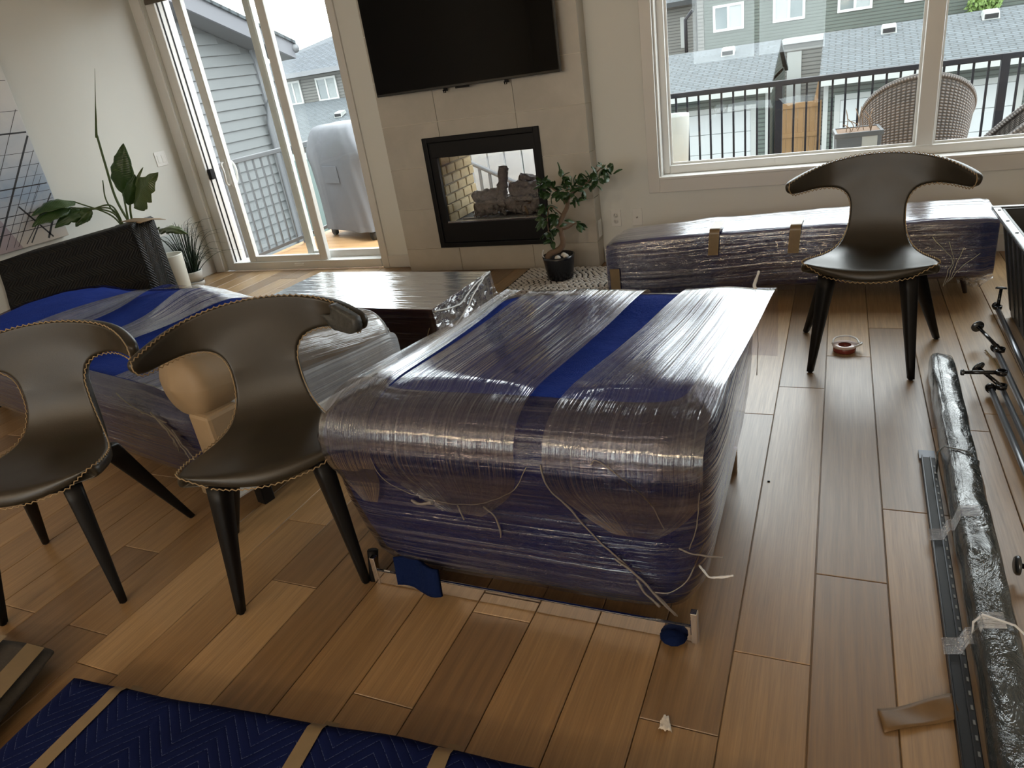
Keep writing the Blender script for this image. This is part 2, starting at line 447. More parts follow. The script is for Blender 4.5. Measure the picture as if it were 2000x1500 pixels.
# rear window
w3=thing('window_2','rear window of the room opposite the television','window',(-1.4,YR,.8),kind='structure')
fr=MB()
for a,b_ in (((-2.6,.8),(-2.52,2.4)),((-.28,.8),(-.2,2.4)),((-2.52,.8),(-.28,.88)),((-2.52,2.32),(-.28,2.4)),((-1.44,.88),(-1.36,2.32))):
    fr.box((a[0],YR-.14,a[1]),(b_[0],YR-.06,b_[1]))
fr.build('window_frame',M['vinyl'],w3,True,.004)
for i,(a,b_) in enumerate(((-2.52,-1.44),(-1.36,-.28))):
    box_part('window_pane',(a,YR-.105,.88),(b_,YR-.10,2.32),M['glass'],w3,0)
# baseboards
def bb(name,a,b_,label):
    struct(name,MB().box(a,b_),M['trim'],label,'baseboard',.004)
bb('baseboard_left',(XL,-3.9,0),(XL+.014,YB,.125),'white baseboard along the wall behind the plants')
bb('baseboard_back',(-3.395,YB-.014,0),(-3.112,YB,.105),'short white baseboard between patio door and tiled fireplace')
bb('baseboard_window',(-1.52,YB-.014,0),(XR,YB,.105),'white baseboard under the big window behind the wrapped bench')
# ---- fireplace chimney breast with tiles
TX0,TX1,TY = -3.11,-1.523,4.76
hb=(-2.765,.205,-1.885,.985)
cb=MB(); y0,y1=TY+.008,YB
cb.box((TX0+.004,y0,0),(FX0,y1,ZC)).box((FX1,y0,0),(TX1-.006,y1,ZC)).box((FX0,y0,0),(FX1,y1,FZ0)).box((FX0,y0,FZ1),(FX1,y1,ZC))
chim=struct('wall_fireplace',cb,M['grout'],'tiled chimney breast of large stone-look tiles around the fireplace','wall')
rowz=[0,.184]+[.184+.3077*i for i in range(1,9)]; rowz=[z for z in rowz if z<ZC-.02]+[ZC]
colx=[TX0,-2.637,-2.022,TX1]; g=.0022
for z0,z1 in zip(rowz,rowz[1:]):
    for x0,x1 in zip(colx,colx[1:]):
        a=(x0+(g if x0>TX0 else 0),z0+g); b_=(x1-(g if x1<TX1 else 0),z1-g)
        mb=MB(); bx=lambda p,q: mb.box((p[0],TY,p[1]),(q[0],TY+.014,q[1])) if q[0]-p[0]>.003 and q[1]-p[1]>.003 else None
        hx0,hz0,hx1,hz1=hb
        if a[0]<hx1 and b_[0]>hx0 and a[1]<hz1 and b_[1]>hz0:
            if a[0]<hx0: bx(a,(hx0,b_[1]))
            if b_[0]>hx1: bx((hx1,a[1]),b_)
            cx0,cx1=max(a[0],hx0),min(b_[0],hx1)
            if a[1]<hz0: bx((cx0,a[1]),(cx1,hz0))
            if b_[1]>hz1: bx((cx0,hz1),(cx1,b_[1]))
        else: bx(a,b_)
        if mb.v: mb.build('tile',M['tile'],chim,True,0)
    MB().box((TX1-.012,TY+.016,z0+g),(TX1,YB-.001,z1-g)).build('tile',M['tile'],chim,True,0)
# ---- television
tv=thing('television','large black flat television mounted above the fireplace','television',(-2.335,4.66,1.31))
TVx0,TVx1,TVz0,TVz1=-3.03,-1.635,1.322,2.125
MB().box((TVx0+.03,4.685,TVz0+.03),(TVx1-.03,4.725,TVz1-.03)).build('back_housing',M['black'],tv,True,.01)
MB().box((TVx0,4.655,TVz0),(TVx1,4.69,TVz1)).build('bezel',M['gloss_black'],tv,True,.003)
tsc=NT('tv_screen'); tsc.principled((.002,.002,.0025),.05,0,None,.10); M['screen']=tsc.m
MB().box((TVx0+.008,4.652,TVz0+.016),(TVx1-.008,4.656,TVz1-.008)).build('screen',M['screen'],tv,True,0)
MB().box((-2.40,4.66,TVz0-.012),(-2.30,4.685,TVz0)).build('sensor_bar',M['black'],tv,True,.003)
for x in (-2.50,-2.035):
    b=MB().box((x-.012,4.70,TVz0-.02),(x+.012,4.72,TVz0+.05)); b.tube([(x-.01,4.69,TVz0-.01),(x-.007,4.69,TVz0-.028),(x+.007,4.69,TVz0-.028),(x+.01,4.69,TVz0-.01)],.004,6)
    b.build('mount_strap',M['black'],tv)
MB().box((-2.6,4.72,1.5),(-2.1,4.768,1.95)).build('wall_mount',M['black'],tv)
# ---- fireplace insert
fp=thing('gas_fireplace','black framed see-through gas fireplace with ceramic logs','fireplace',(-2.325,4.75,.19))
ox0,ox1,oz0,oz1=-2.785,-1.865,.190,1.004; ix0,ix1,iz0,iz1=-2.69,-1.925,.388,.858
b=MB()
for p,q in (((ox0,oz0),(ox0+.04,oz1)),((ox1-.04,oz0),(ox1,oz1)),((ox0+.04,oz1-.035),(ox1-.04,oz1)),((ox0+.04,oz0),(ox1-.04,oz0+.035))):
    b.box((p[0],4.738,p[1]),(q[0],4.775,q[1]))
b.build('outer_frame',M['black'],fp,True,.004)
for p,q in (((ox0+.04,oz0+.035),(ix0,oz1-.035)),((ix1,oz0+.035),(ox1-.04,oz1-.035))): MB().box((p[0],4.75,p[1]),(q[0],4.785,q[1])).build('side_panel',M['black'],fp,True,.002)
MB().box((ix0-.045,4.744,iz1),(ix1+.02,4.785,oz1-.036)).build('upper_louver',M['black'],fp,True,.006)
MB().box((ix0-.045,4.744,oz0+.036),(ix1+.02,4.785,iz0-.012)).build('lower_louver',M['black'],fp,True,.006)
MB().box((ix0-.01,4.752,iz0-.012),(ix1+.01,4.775,iz0)).build('glass_rail',M['steel'],fp,True,.001)
MB().box((ix0-.01,4.782,iz0),(ix1+.01,4.786,iz1)).build('front_pane',m_glass('fireplace_glass',(.93,.93,.93),.02),fp,True,0)
MB().box((ix0-.01,5.325,iz0-.04),(ix1+.01,5.329,iz1+.04)).build('rear_pane',m_glass('fireplace_rear_glass',(.95,.96,.97),.03),fp,True,0)
MB().box((FX0-.06,5.121,FZ0-.08),(FX1+.06,5.318,FZ0-.001)).box((FX0-.06,5.121,FZ1+.001),(FX1+.06,5.318,FZ1+.08)).box((FX0-.06,5.121,FZ0-.001),(FX0-.001,5.318,FZ1+.001)).box((FX1+.001,5.121,FZ0-.001),(FX1+.06,5.318,FZ1+.001)).build('outer_chase',M['ext_grey'],fp)
b=MB(); b.box((FX0,4.79,FZ0),(FX1,5.32,FZ0+.02)); b.box((FX0,4.79,FZ1-.01),(FX1,5.32,FZ1)); b.box((FX1-.012,4.79,FZ0+.02),(FX1,5.32,FZ1-.01)); b.box((FX0,4.79,FZ0+.02),(FX0+.006,5.32,FZ1-.01))
b.build('firebox_liner',plain('firebox_steel',(.05,.048,.045),.6),fp)
bm_=plain('firebrick',(.50,.40,.22),.85,var=.25,vs=30,bump=.7,bs=60,bd=.006)
bh,bl=.072,.145
MB().box((FX0+.006,4.795,FZ0+.02),(FX0+.016,5.32,FZ1-.01)).build('brick_mortar',plain('fire_mortar',(.22,.18,.12),.9),fp)
bmesh_cache={}
r_=0; z=FZ0+.022
while z<FZ1-.02:
    y=4.80-(bl/2 if r_%2 else 0)
    while y<5.31:
        ya,yb2=max(y,4.797),min(y+bl-.008,5.318); zb=min(z+bh-.008,FZ1-.012)
        if yb2-ya>.015:
            k=(round(yb2-ya,3),round(zb-z,3))
            if k not in bmesh_cache:
                mm=MB(); hx,hy=k[0]/2,k[1]/2; e=.004
                A=[(0,-hx,-hy),(0,hx,-hy),(0,hx,hy),(0,-hx,hy)]; Bq=[(.016,-hx+e,-hy+e),(.018,hx-e,-hy+e),(.015,hx-e,hy-e),(.019,-hx+e,hy-e)]
                mm.add(A+Bq,[(4,5,6,7)]+[(i,(i+1)%4,4+(i+1)%4,4+i) for i in range(4)])
                me=mm.mesh('brick'); me.materials.append(bm_); bmesh_cache[k]=me
            o=link('brick',bmesh_cache[k],bm_,fp); o.location=(FX0+.014,(ya+yb2)/2,(z+zb)/2)
        y+=bl
    z+=bh; r_+=1
lm=plain('ceramic_log',(.27,.24,.22),.95,var=.6,vs=28,bump=1.0,bs=26,bd=.02)
le=plain('log_end',(.26,.18,.11),.95,var=.3,vs=20,bump=.4,bs=40)
def log(p,q,r,seed):
    p,q=Vector(p),Vector(q); n=18; pts=[p.lerp(q,i/(n-1)) for i in range(n)]
    pts=[v+Vector((nz(v*9+Vector((seed,0,0)))*.012,nz(v*9+Vector((0,seed,0)))*.01,nz(v*9+Vector((0,0,seed)))*.012)) for v in pts]
    rr=[r*.86*(1+.22*nz((i*.5,seed,0))) for i in range(n)]
    b=MB(); b.tube(pts,rr,18)
    b.v=[tuple(Vector(v)+Vector((nz(Vector(v)*34+Vector((seed,0,0))),nz(Vector(v)*34+Vector((0,seed,0))),nz(Vector(v)*34+Vector((0,0,seed)))))*r*.42) for v in b.v]
    b2=b.build('log',lm,fp)
    d=(p-q).normalized()
    e=MB(); e.tube([p+d*.0005,p+d*.004],[r*.85,r*.8],12); e.build('log_end',le,b2)
zf=FZ0+.02
log((-2.52,4.90,zf+.07),(-2.12,5.08,zf+.09),.055,1)
log((-2.06,4.88,zf+.065),(-2.42,5.12,zf+.08),.052,2)
log((-2.60,5.14,zf+.07),(-1.95,5.16,zf+.07),.065,3)
log((-2.56,5.02,zf+.15),(-2.28,4.97,zf+.18),.05,4)
log((-2.33,4.95,zf+.08),(-2.28,5.02,zf+.36),.042,5)
log((-2.26,5.06,zf+.19),(-1.93,5.02,zf+.17),.062,6)
log((-2.08,4.86,zf+.055),(-1.94,5.0,zf+.11),.045,7)
log((-2.20,5.10,zf+.24),(-1.94,5.12,zf+.20),.05,8)
rr=random.Random(5)
eb=MB()
for i in range(150):
    x,y=rr.uniform(-2.55,-1.95),rr.uniform(4.84,5.14); s=rr.uniform(.008,.02); zz=zf+rr.uniform(0,.02)+max(0,.10-abs(x+2.25)*.2)*rr.random()
    R3=Euler((rr.random()*6,rr.random()*6,rr.random()*6)).to_matrix()
    vs=[Vector(v) for v in ((1,0,0),(-1,0,0),(0,1,0),(0,-1,0),(0,0,.7),(0,0,-.7))]
    eb.add([tuple(R3@v*s+Vector((x,y,zz+s*.5))) for v in vs],[(0,2,4),(2,1,4),(1,3,4),(3,0,4),(2,0,5),(1,2,5),(3,1,5),(0,3,5)])
eb.build('ember_bed',plain('ember_rock',(.24,.22,.20),.9,var=.7,vs=70),fp,kind='stuff')
MB().box((-2.6,4.83,zf),(-1.93,4.845,zf+.03)).build('grate_bar',M['steel'],fp)
# ---- patio door
dr=thing('door_1','white vinyl sliding patio door left of the fireplace','patio door',(-4.34,4.98,0),kind='structure')
b=MB()
b.box((DX0,4.93,0),(-5.15,5.10,DZ)); b.box((-3.49,4.93,0),(DX1,5.10,DZ)); b.box((-5.15,4.93,DZ-.08),(-3.49,5.10,DZ))
b.build('door_frame',M['vinyl'],dr,True,.006)
MB().box((-5.15,4.915,0),(-3.49,5.10,.075)).build('threshold',M['vinyl'],dr,True,.006)
for y in (4.955,5.015): MB().box((-5.16,y,.04),(-5.145,y+.012,DZ-.05)).build('frame_channel',M['black'],dr)
MB().box((-4.42,4.908,.03),(-4.31,4.918,.055)).build('sill_vent',M['white'],dr,True,.003)
def panel(name,x0,x1,y0,y1,z0,z1,sw,rb,rt):
    p=MB()
    p.box((x0,y0,z0),(x0+sw,y1,z1)); p.box((x1-sw,y0,z0),(x1,y1,z1)); p.box((x0+sw,y0,z0),(x1-sw,y1,z0+rb)); p.box((x0+sw,y0,z1-rt),(x1-sw,y1,z1))
    o=p.build(name,M['vinyl'],dr,True,.005)
    ym=(y0+y1)/2
    MB().box((x0+sw-.01,ym-.012,z0+rb-.01),(x1-sw+.01,ym-.008,z1-rt+.01)).build('glass_pane',M['glass'],o,True,0)
    q=MB()
    for xx in (x0+sw,x1-sw-.008): q.box((xx,y0+.004,z0+rb),(xx+.008,y1-.004,z1-rt))
    q.build('glazing_bead',M['white'],o)
    return o
sp=panel('sliding_panel',-4.955,-4.055,4.935,4.985,.05,DZ-.05,.075,.075,.07)
fpan=panel('fixed_panel',-4.33,-3.485,5.02,5.07,.05,DZ-.05,.065,.085,.07)
scn=panel('screen_panel',-5.06,-4.99,5.075,5.09,.05,DZ-.05,.02,.03,.03)
# handle: curved white pulls inside and outside, black latch
for y,dy in ((4.935,-1),(4.985,1)):
    pts=catmull([(-4.91,y,.98),(-4.91,y+dy*.04,.965),(-4.895,y+dy*.05,.90),(-4.91,y+dy*.04,.80),(-4.91,y,.78)],6)
    MB().tube(pts,.009,8).build('pull_handle',M['white'],dr)
MB().box((-4.945,4.928,.76),(-4.885,4.936,1.0)).build('handle_plate',M['white'],dr,True,.003)
MB().box((-5.15,4.945,.84),(-5.115,4.985,.93)).build('latch_keeper',M['black'],dr,True,.004)
MB().box((-5.03,5.05,.30),(-4.97,5.075,.37)).build('screen_latch',M['white'],dr,True,.004)
# casings
struct('trim_1',MB().box((-5.355,YB-.018,0),(-5.255,YB+.03,DZ+.09)),M['trim'],'white casing at the left edge of the patio door','trim',.004)
struct('trim_2',MB().box((-3.46,YB-.018,0),(-3.395,YB+.03,DZ+.09)),M['trim'],'white casing at the right edge of the patio door','trim',.004)
struct('trim_3',MB().box((-5.255,YB-.018,DZ),(-3.46,YB+.03,DZ+.09)),M['trim'],'white casing above the patio door','trim',.004)
# roller blind cassette
rb=thing('roller_blind','rolled brown blind with bottom bar at the top of the patio door','blind',(-4.4,4.86,2.25))
b=MB(); b.tube([(-5.17,4.862,2.37),(-3.5,4.862,2.37)],.045,14); b.build('fabric_roll',plain('blind_fabric',(.10,.08,.065),.8),rb)
MB().box((-5.17,4.855,2.245),(-3.5,4.868,2.275)).build('bottom_bar',plain('blind_bar',(.09,.075,.06),.5),rb,True,.003)
MB().box((-5.17,4.86,2.275),(-3.5,4.863,2.37)).build('hanging_fabric',plain('blind_fabric_b',(.12,.10,.08),.8),rb)
for x in (-5.2,-3.49): MB().box((x,4.80,2.31),(x+.012,4.90,2.43)).build('bracket',M['vinyl'],rb)
# ---- big window
wn=thing('window_1','large white framed window above the wrapped bench','window',(.33,YB,.48),kind='structure')
b=MB()
b.box((-1.165,YB-.018,.475),(WX0,YB+.01,2.5)); b.box((WX1,YB-.018,.475),(WX1+.075,YB+.01,2.5)); b.box((WX0,YB-.018,WZ1),(WX1,YB+.01,2.5)); b.box((WX0,YB-.018,.475),(WX1,YB+.01,.562))
b.build('casing',M['trim'],wn,True,.003)
MB().box((WX0,YB-.022,.562),(WX1,YB+.10,.578)).build('stool',M['white'],wn,True,.003)
b=MB()
yf0,yf1=4.985,5.09
b.box((WX0,yf0,.578),(-1.035,yf1,WZ1)); b.box((1.70,yf0,.578),(WX1,yf1,WZ1)); b.box((-1.035,yf0,.578),(1.70,yf1,.632)); b.box((-1.035,yf0,2.345),(1.70,yf1,WZ1)); b.box((.425,yf0-.01,.632),(.515,yf1,2.345))
b.build('window_frame',M['vinyl'],wn,True,.006)
for x0,x1 in ((-1.035,.425),(.515,1.70)):
    MB().box((x0,5.035,.632),(x1,5.039,2.345)).build('window_pane',M['glass'],wn)
    q=MB()
    for p_,r2 in (((x0,.632),(x0+.014,2.345)),((x1-.014,.632),(x1,2.345)),((x0+.014,.632),(x1-.014,.646)),((x0+.014,2.331),(x1-.014,2.345))): q.box((p_[0],5.02,p_[1]),(r2[0],5.03,r2[1]))
    q.build('glazing_bead',M['vinyl'],wn)
MB().box((WX0,YB+.01,.578),(WX0+.012,yf0,WZ1)).build('jamb_liner',M['trim'],wn)
# ---- outlets and switch
def outlet(name,label,cat,c,n,kindx,grp=None):
    o=thing(name,label,cat,c,0,grp)
    ux=Vector((0,0,1)).cross(Vector(n)); N=Vector(n)
    Mx=Matrix((ux,N,Vector((0,0,1)))).transposed().to_4x4(); Mx.translation=Vector(c)
    w2,h2=(.036,.06) if kindx!='double' else (.058,.06)
    MB().box((-w2,0,-h2),(w2,.006,h2),Mx).build('cover_plate',M['white'],o,True,.0025)
    if kindx=='duplex':
        for z in (-.021,.021):
            bz=MB(); bz.tube([tuple(Mx@Vector((0,.005,z))),tuple(Mx@Vector((0,.0085,z)))],.0165,16); s=bz.build('socket',M['white'],o)
            for x in (-.006,.006): MB().box((x-.0012,.008,z-.002),(x+.0012,.009,z+.008),Mx).build('slot',M['black'],s)
    elif kindx=='coax':
        bz=MB(); bz.tube([tuple(Mx@Vector((0,.005,0))),tuple(Mx@Vector((0,.016,0)))],.006,12); bz.build('jack',M['steel'],o)
    else:
        for x in ((-.023,.023) if kindx=='double' else (0,)):
            MB().box((x-.015,.005,-.033),(x+.015,.0085,.033),Mx).build('rocker',M['white'],o,True,.002)
    return o
outlet('wall_outlet','white duplex outlet beside the tiled fireplace above the bench end','outlet',(-1.415,YB,.315),(0,-1,0),'duplex')
outlet('cable_outlet','white cable jack plate under the window left of the bench','outlet',(-1.262,YB,.315),(0,-1,0),'coax')
outlet('side_outlet','white outlet on the narrow side face of the tiled fireplace','outlet',(TX1,4.835,.265),(1,0,0),'rocker')
outlet('light_switch','white double light switch on the wall left of the patio door','light switch',(XL,4.70,1.085),(1,0,0),'double')
# ---- pendant lamps over the kitchen end of the room
GLOW = 54.0
for x,cn in ((-3.2,'left'),(-1.6,'middle'),(0.0,'right')):
    o=thing('pendant_light','warm glass globe pendant lamp behind the camera, '+cn+' of three','pendant lamp',(x,-2.6,ZC),0,'pendant lamps over the kitchen end')
    MB().lathe([(.06,0),(.06,-.02),(.02,-.03),(0,-.03)],24,(x,-2.6,ZC)).build('canopy',M['black'],o)
    MB().tube([(x,-2.6,ZC-.03),(x,-2.6,2.13)],.004,6).build('cord',M['black'],o)
    MB().lathe([(0,.17),(.035,.17),(.04,.14),(.05,.135)],20,(x,-2.6,1.97)).build('socket_cap',M['black'],o)
    MB().lathe([(.15*math.sin(PI*k/16)+.0001,-.15*math.cos(PI*k/16)) for k in range(17)],24,(x,-2.6,1.97),False).build('globe',m_emit('globe_glow',(1,.78,.54),GLOW) if x<-3 else bpy.data.materials['globe_glow'],o)
# ================================================================ OUTSIDE
DKZ=-.12
GZ=-3.0
struct('ground',MB().box((-60,5.2,GZ-.3),(50,80,GZ)),M['asphalt'],'paved lane below the deck between the houses','ground')
deck=thing('deck','cedar plank deck outside the patio door','deck',(-1.5,6.3,DKZ),kind='structure')
dm={}
y=5.16
while y<7.45:
    if 'd' not in dm:
        mm=MB().box((-4.05,0,-.03),(4.05,.136,0)); me=mm.mesh('deck_board'); me.materials.append(M['deck']); dm['d']=me
    o=link('deck_board',dm['d'],M['deck'],deck); o.location=(-1.55,y,DKZ); y+=.141
MB().box((-5.6,5.14,DKZ-.3),(2.5,7.42,DKZ-.035)).build('joist_frame',M['ext_grey'],deck)
# railings
def railing(name,label,p,q,z0,z1,spacing,posts,mat):
    p,q=Vector(p),Vector(q); d=(q-p); L=d.length; d.normalize(); ang=math.atan2(d.y,d.x)
    o=thing(name,label,'railing',(p.x,p.y,z0),ang)
    MB().box((0,-.028,z1-.045-z0),(L,.028,z1-z0)).build('top_rail',mat,o,False,.006)
    MB().box((0,-.018,.06),(L,.018,.095)).build('bottom_rail',mat,o,False,.004)
    bmx=MB().box((-.0085,-.0085,.095),(.0085,.0085,z1-.045-z0)).mesh('baluster'); bmx.materials.append(mat)
    n=int(L/spacing)
    for i in range(1,n):
        x=i*L/n
        if any(abs(x-t)<.04 for t in posts): continue
        b=link('baluster',bmx,mat,o,False); b.location=(x,0,0)
    pmx=MB().box((-.03,-.03,0),(.03,.03,z1-z0-.01)).mesh('post'); pmx.materials.append(mat)
    for t in posts:
        b=link('post',pmx,mat,o,False); b.location=(t,0,0)
railing('deck_railing','black metal deck railing seen through the big window',(-5.50,7.25),(2.45,7.25),DKZ,.93,.104,[.03,1.75,3.4,5.0,6.7,7.9],M['rail'])
railing('side_railing','grey deck railing in front of the neighbour siding',(-5.50,5.22),(-5.50,7.20),DKZ,.93,.115,[.03,1.2],M['ext_grey'])
# stair rail seen through the fireplace
srl=thing('stair_railing','grey sloping stair handrail seen through the see-through fireplace','railing',(-3.0,6.35,DKZ))
gm=plain('grey_rail_paint',(.13,.135,.14),.5)
for dz in (.0,-.62):
    MB().tube([(-4.1,6.35,1.02+dz),(-2.0,6.35,-.02+dz)],.022,8).build('sloped_rail',gm,srl)
MB().tube([(-3.2,6.42,1.02),(-1.7,6.42,.20)],.02,8).build('sloped_rail',gm,srl)
for i in range(22):
    x=-4.05+i*.1; zt=1.02-(x+4.1)*.495
    MB().box((x-.012,6.340,max(DKZ,zt-.62)),(x+.012,6.360,zt)).build('baluster',gm,srl)
ps=thing('sky_glare_screen','added white slatted screen behind the stair handrail, imitating sky reflected in the fireplace glass','screen',(-3.2,6.62,DKZ))  # added white boards stand in for the sky reflection in the outer fireplace glass
for i in range(13):
    x=-3.9+i*.185
    MB().box((x,6.60,DKZ),(x+.165,6.63,.80)).build('screen_board',plain('screen_white',(.62,.64,.64),.5) if i==0 else bpy.data.materials['screen_white'],ps,True,.004)
for z in (.05,.62): MB().box((-3.9,6.63,z),(-1.52,6.66,z+.07)).build('screen_rail',M['ext_white'],ps)
# neighbour wall with lap siding
nb=thing('neighbour_house','grey lap-sided neighbour house with sloping eave beside the deck','house',(-7.3,6.5,GZ))
sm=plain('grey_lap_siding',(.098,.105,.107),.55,var=.06,vs=2)
NX=-7.2
def topz(y): return 2.40-(y-7.3)*.355
MB().hexa([(NX-.6,3.0,GZ),(NX-.03,3.0,GZ),(NX-.03,8.40,GZ),(NX-.6,8.40,GZ),(NX-.6,3.0,3.9),(NX-.03,3.0,3.9),(NX-.03,8.40,topz(8.4)),(NX-.6,8.40,topz(8.4))]).build('wall_core',sm,nb)
z=-1.2; pit=.128
while z<3.7:
    yl=3.0; yh=8.30
    yh2=min(yh,7.3+(2.40-(z+pit))/.355)
    if yh2>yl+.2:
        MB().hexa([(NX-.03,yl,z),(NX+.012,yl,z),(NX+.012,yh2,z),(NX-.03,yh2,z),(NX-.03,yl,z+pit),(NX-.012,yl,z+pit),(NX-.012,yh2,z+pit),(NX-.03,yh2,z+pit)]).build('siding_board',sm,nb)
    z+=pit
MB().box((NX-.05,8.27,GZ),(NX+.03,8.40,topz(8.3))).build('corner_board',M['ext_grey'],nb)
MB().tube([(NX+.06,8.20,GZ),(NX+.06,8.20,1.1),(NX+.10,8.24,1.35),(NX+.30,8.32,1.62)],.04,8).build('downspout',M['ext_grey'],nb)
def strip(y0,y1,x0,x1,d0,d1): return [(x0,y0,topz(y0)+d0),(x1,y0,topz(y0)+d0),(x1,y1,topz(y1)+d0),(x0,y1,topz(y1)+d0),(x0,y0,topz(y0)+d1),(x1,y0,topz(y0)+d1),(x1,y1,topz(y1)+d1),(x0,y1,topz(y1)+d1)]
MB().hexa(strip(3.5,8.75,NX+.30,NX+.34,-.02,.17)).build('fascia',plain('grey_fascia',(.10,.102,.115),.5),nb)
MB().hexa(strip(3.5,8.75,NX-.03,NX+.30,-.02,.0)).build('soffit',plain('grey_soffit',(.08,.082,.085),.6),nb)
MB().hexa(strip(3.5,8.78,NX-3,NX+.37,.17,.21)).build('roof',M['shingle'],nb)
MB().tube([(NX+.36,8.78,topz(8.78)+.12),(NX-3,8.78,topz(8.78)+.12)],.06,8).build('gutter',M['ext_grey'],nb)
# covered barbecue
bq=thing('covered_barbecue','barbecue under a grey fitted cover on the deck','barbecue',(-4.84,6.72,DKZ),math.radians(-24))
rings=[]; N=96
for z,hx,hy in ((.10,.50,.30),(.13,.50,.30),(.35,.49,.29),(.6,.50,.30),(.80,.52,.31),(.86,.58,.31),(.92,.60,.31),(1.05,.50,.30),(1.17,.42,.26),(1.215,.38,.20)):
    ring=[]
    for i in range(N):
        a=2*PI*i/N; c,s_=math.cos(a),math.sin(a); e=2/6
        x=hx*math.copysign(abs(c)**e,c); yq=hy*math.copysign(abs(s_)**e,s_)
        fold=.022*math.sin(a*9+z*7)+.02*nz((x*4,yq*4,z*3))+.012*nz((x*9,yq*9,z*5))
        k=1+fold*(1.4 if z<.8 else .5)
        ring.append((x*k,yq*k,z+.01*nz((x*6,yq*6,z))))
    rings.append(ring)
b=MB(); b.loft(rings,True,False,True)
cm=plain('grey_cover_cloth',(.14,.145,.16),.7,var=.1,vs=3,bump=.35,bs=2.2,bd=.06)
o=b.build('cover',cm,bq,False); sd=o.modifiers.new('sub','SUBSURF'); sd.levels=1; sd.render_levels=1
for x,yq in ((-.42,-.2),(.42,-.2),(-.42,.2),(.42,.2)):
    MB().box((x-.02,yq-.02,.06),(x+.02,yq+.02,.2)).build('leg',M['blackmetal'],bq,False)
    MB().tube([(x,yq-.02,.05),(x,yq+.02,.05)],.05,14).build('wheel',M['rubber'],bq,False)
MB().box((-.15,-.318,.62),(.15,-.31,.80)).build('cover_pocket',cm,bq,False,.01)
MB().lathe([(.0,.0),(.05,.0),(.06,.02)],20,(.47,-.20,.955)).build('badge',M['ext_white'],bq,False)
# planter, wicker chairs, white pot
pl=thing('dark_planter','dark square planter with a white sticker and dead stems on the deck','planter',(.13,6.05,DKZ),math.radians(4))
b=MB(); b.hexa([(-.12,-.12,0),(.12,-.12,0),(.12,.12,0),(-.12,.12,0),(-.15,-.15,.72),(.15,-.15,.72),(.15,.15,.72),(-.15,.15,.72)])
b.build('pot',plain('planter_resin',(.04,.047,.055),.5,var=.15),pl,False,.008)
b=MB(); 
b.box((-.16,-.16,.70),(.16,-.14,.735)); b.box((-.16,.14,.70),(.16,.16,.735)); b.box((-.16,-.14,.70),(-.14,.14,.735)); b.box((.14,-.14,.70),(.16,.14,.735))
b.build('rim',plain('planter_rim',(.03,.033,.036),.5),pl,False,.004)
MB().box((-.14,-.14,.715),(.14,.14,.728)).build('soil',plain('dry_soil',(.10,.06,.035),.95,var=.5,vs=50,bump=.8,bs=60,bd=.01),pl,False)
MB().box((.02,-.155,.60),(.12,-.144,.70)).build('sticker',M['ext_white'],pl,False)
r2=random.Random(9)
for i in range(9):
    x,yq=r2.uniform(-.1,.1),r2.uniform(-.1,.1); h=r2.uniform(.06,.22)
    MB().tube(catmull([(x,yq,.72),(x+r2.uniform(-.02,.02),yq,.72+h*.5),(x+r2.uniform(-.05,.05),yq+r2.uniform(-.03,.03),.72+h)],5),[.003]*10+[.0015],5).build('dry_stem',plain('dry_stem',(.16,.10,.06),.9) if i==0 else bpy.data.materials['dry_stem'],pl,False)
def m_wicker():
    t=NT('grey_wicker'); u=t.coord('UV')
    a=t.n('ShaderNodeTexWave',wave_type='BANDS',bands_direction='X'); t.l(u,a.inputs['Vector']); a.inputs['Scale'].default_value=11
    b=t.n('ShaderNodeTexWave',wave_type='BANDS',bands_direction='Y'); t.l(u,b.inputs['Vector']); b.inputs['Scale'].default_value=16
    h=t.math('MULTIPLY',a.outputs[1],b.outputs[1])
    col=t.mix(t.math('POWER',h,.6),(.025,.02,.018),(.20,.175,.16))
    t.principled(col,.7,0,t.bump(h,.8,.012)); return t.m
M['wicker']=m_wicker()
def wicker(loc,rz,label):
    o=thing('wicker_armchair',label,'chair',loc,rz,'wicker armchairs on the deck')
    def shell(u,v):
        a=lerp(-.80*PI,.80*PI,u)          # around the back; 0 = rear
        top=.42+.56*max(0,math.cos(a*.62))**1.3+.04
        r=.335+.05*v
        z=lerp(.30,top,v)
        return (r*math.sin(a), .02+r*.95*math.cos(a), z)
    b=MB(); b.grid(shell,48,16,uvs=(1.7,.62)); ob=b.build('back_shell',M['wicker'],o,False)
    s=ob.modifiers.new('solid','SOLIDIFY'); s.thickness=.03; s.offset=0
    rim=[shell(i/48,1) for i in range(49)]
    MB().tube(rim,.024,8).build('rolled_rim',M['wicker'],o,False)
    b=MB(); b.lathe([(.0,.30),(.32,.30),(.335,.36),(.32,.41),(.0,.41)],36,(0,0,0),False); b.build('seat',M['wicker'],o,False)
    b=MB()
    def skirt(u,v):
        a=2*PI*u; r=lerp(.25,.30,v); return (r*math.sin(a),r*math.cos(a),lerp(.06,.31,v))
    b.grid(skirt,36,6,uvs=(1.7,.25)); b.build('base_skirt',M['wicker'],o,False)
    for x,y in ((-.2,-.2),(.2,-.2),(-.2,.2),(.2,.2)):
        MB().tube([(x,y,.3),(x*1.15,y*1.15,0)],.018,8).build('leg',M['wicker'],o,False)
wicker((.56,6.80,DKZ),math.radians(180),'wicker armchair seen from behind beside the dark planter')
wicker((1.13,6.02,DKZ),math.radians(262),'wicker armchair turned sideways at the right edge of the window')
wp=thing('tall_white_planter','tall white tapered planter in the lower left corner of the window','planter',(-1.20,5.95,DKZ))
MB().lathe([(.08,0),(.13,.97),(.128,.985),(.11,.98),(.105,.90),(0,.90)],36).build('pot',plain('white_planter',(.33,.345,.33),.5),wp,False)
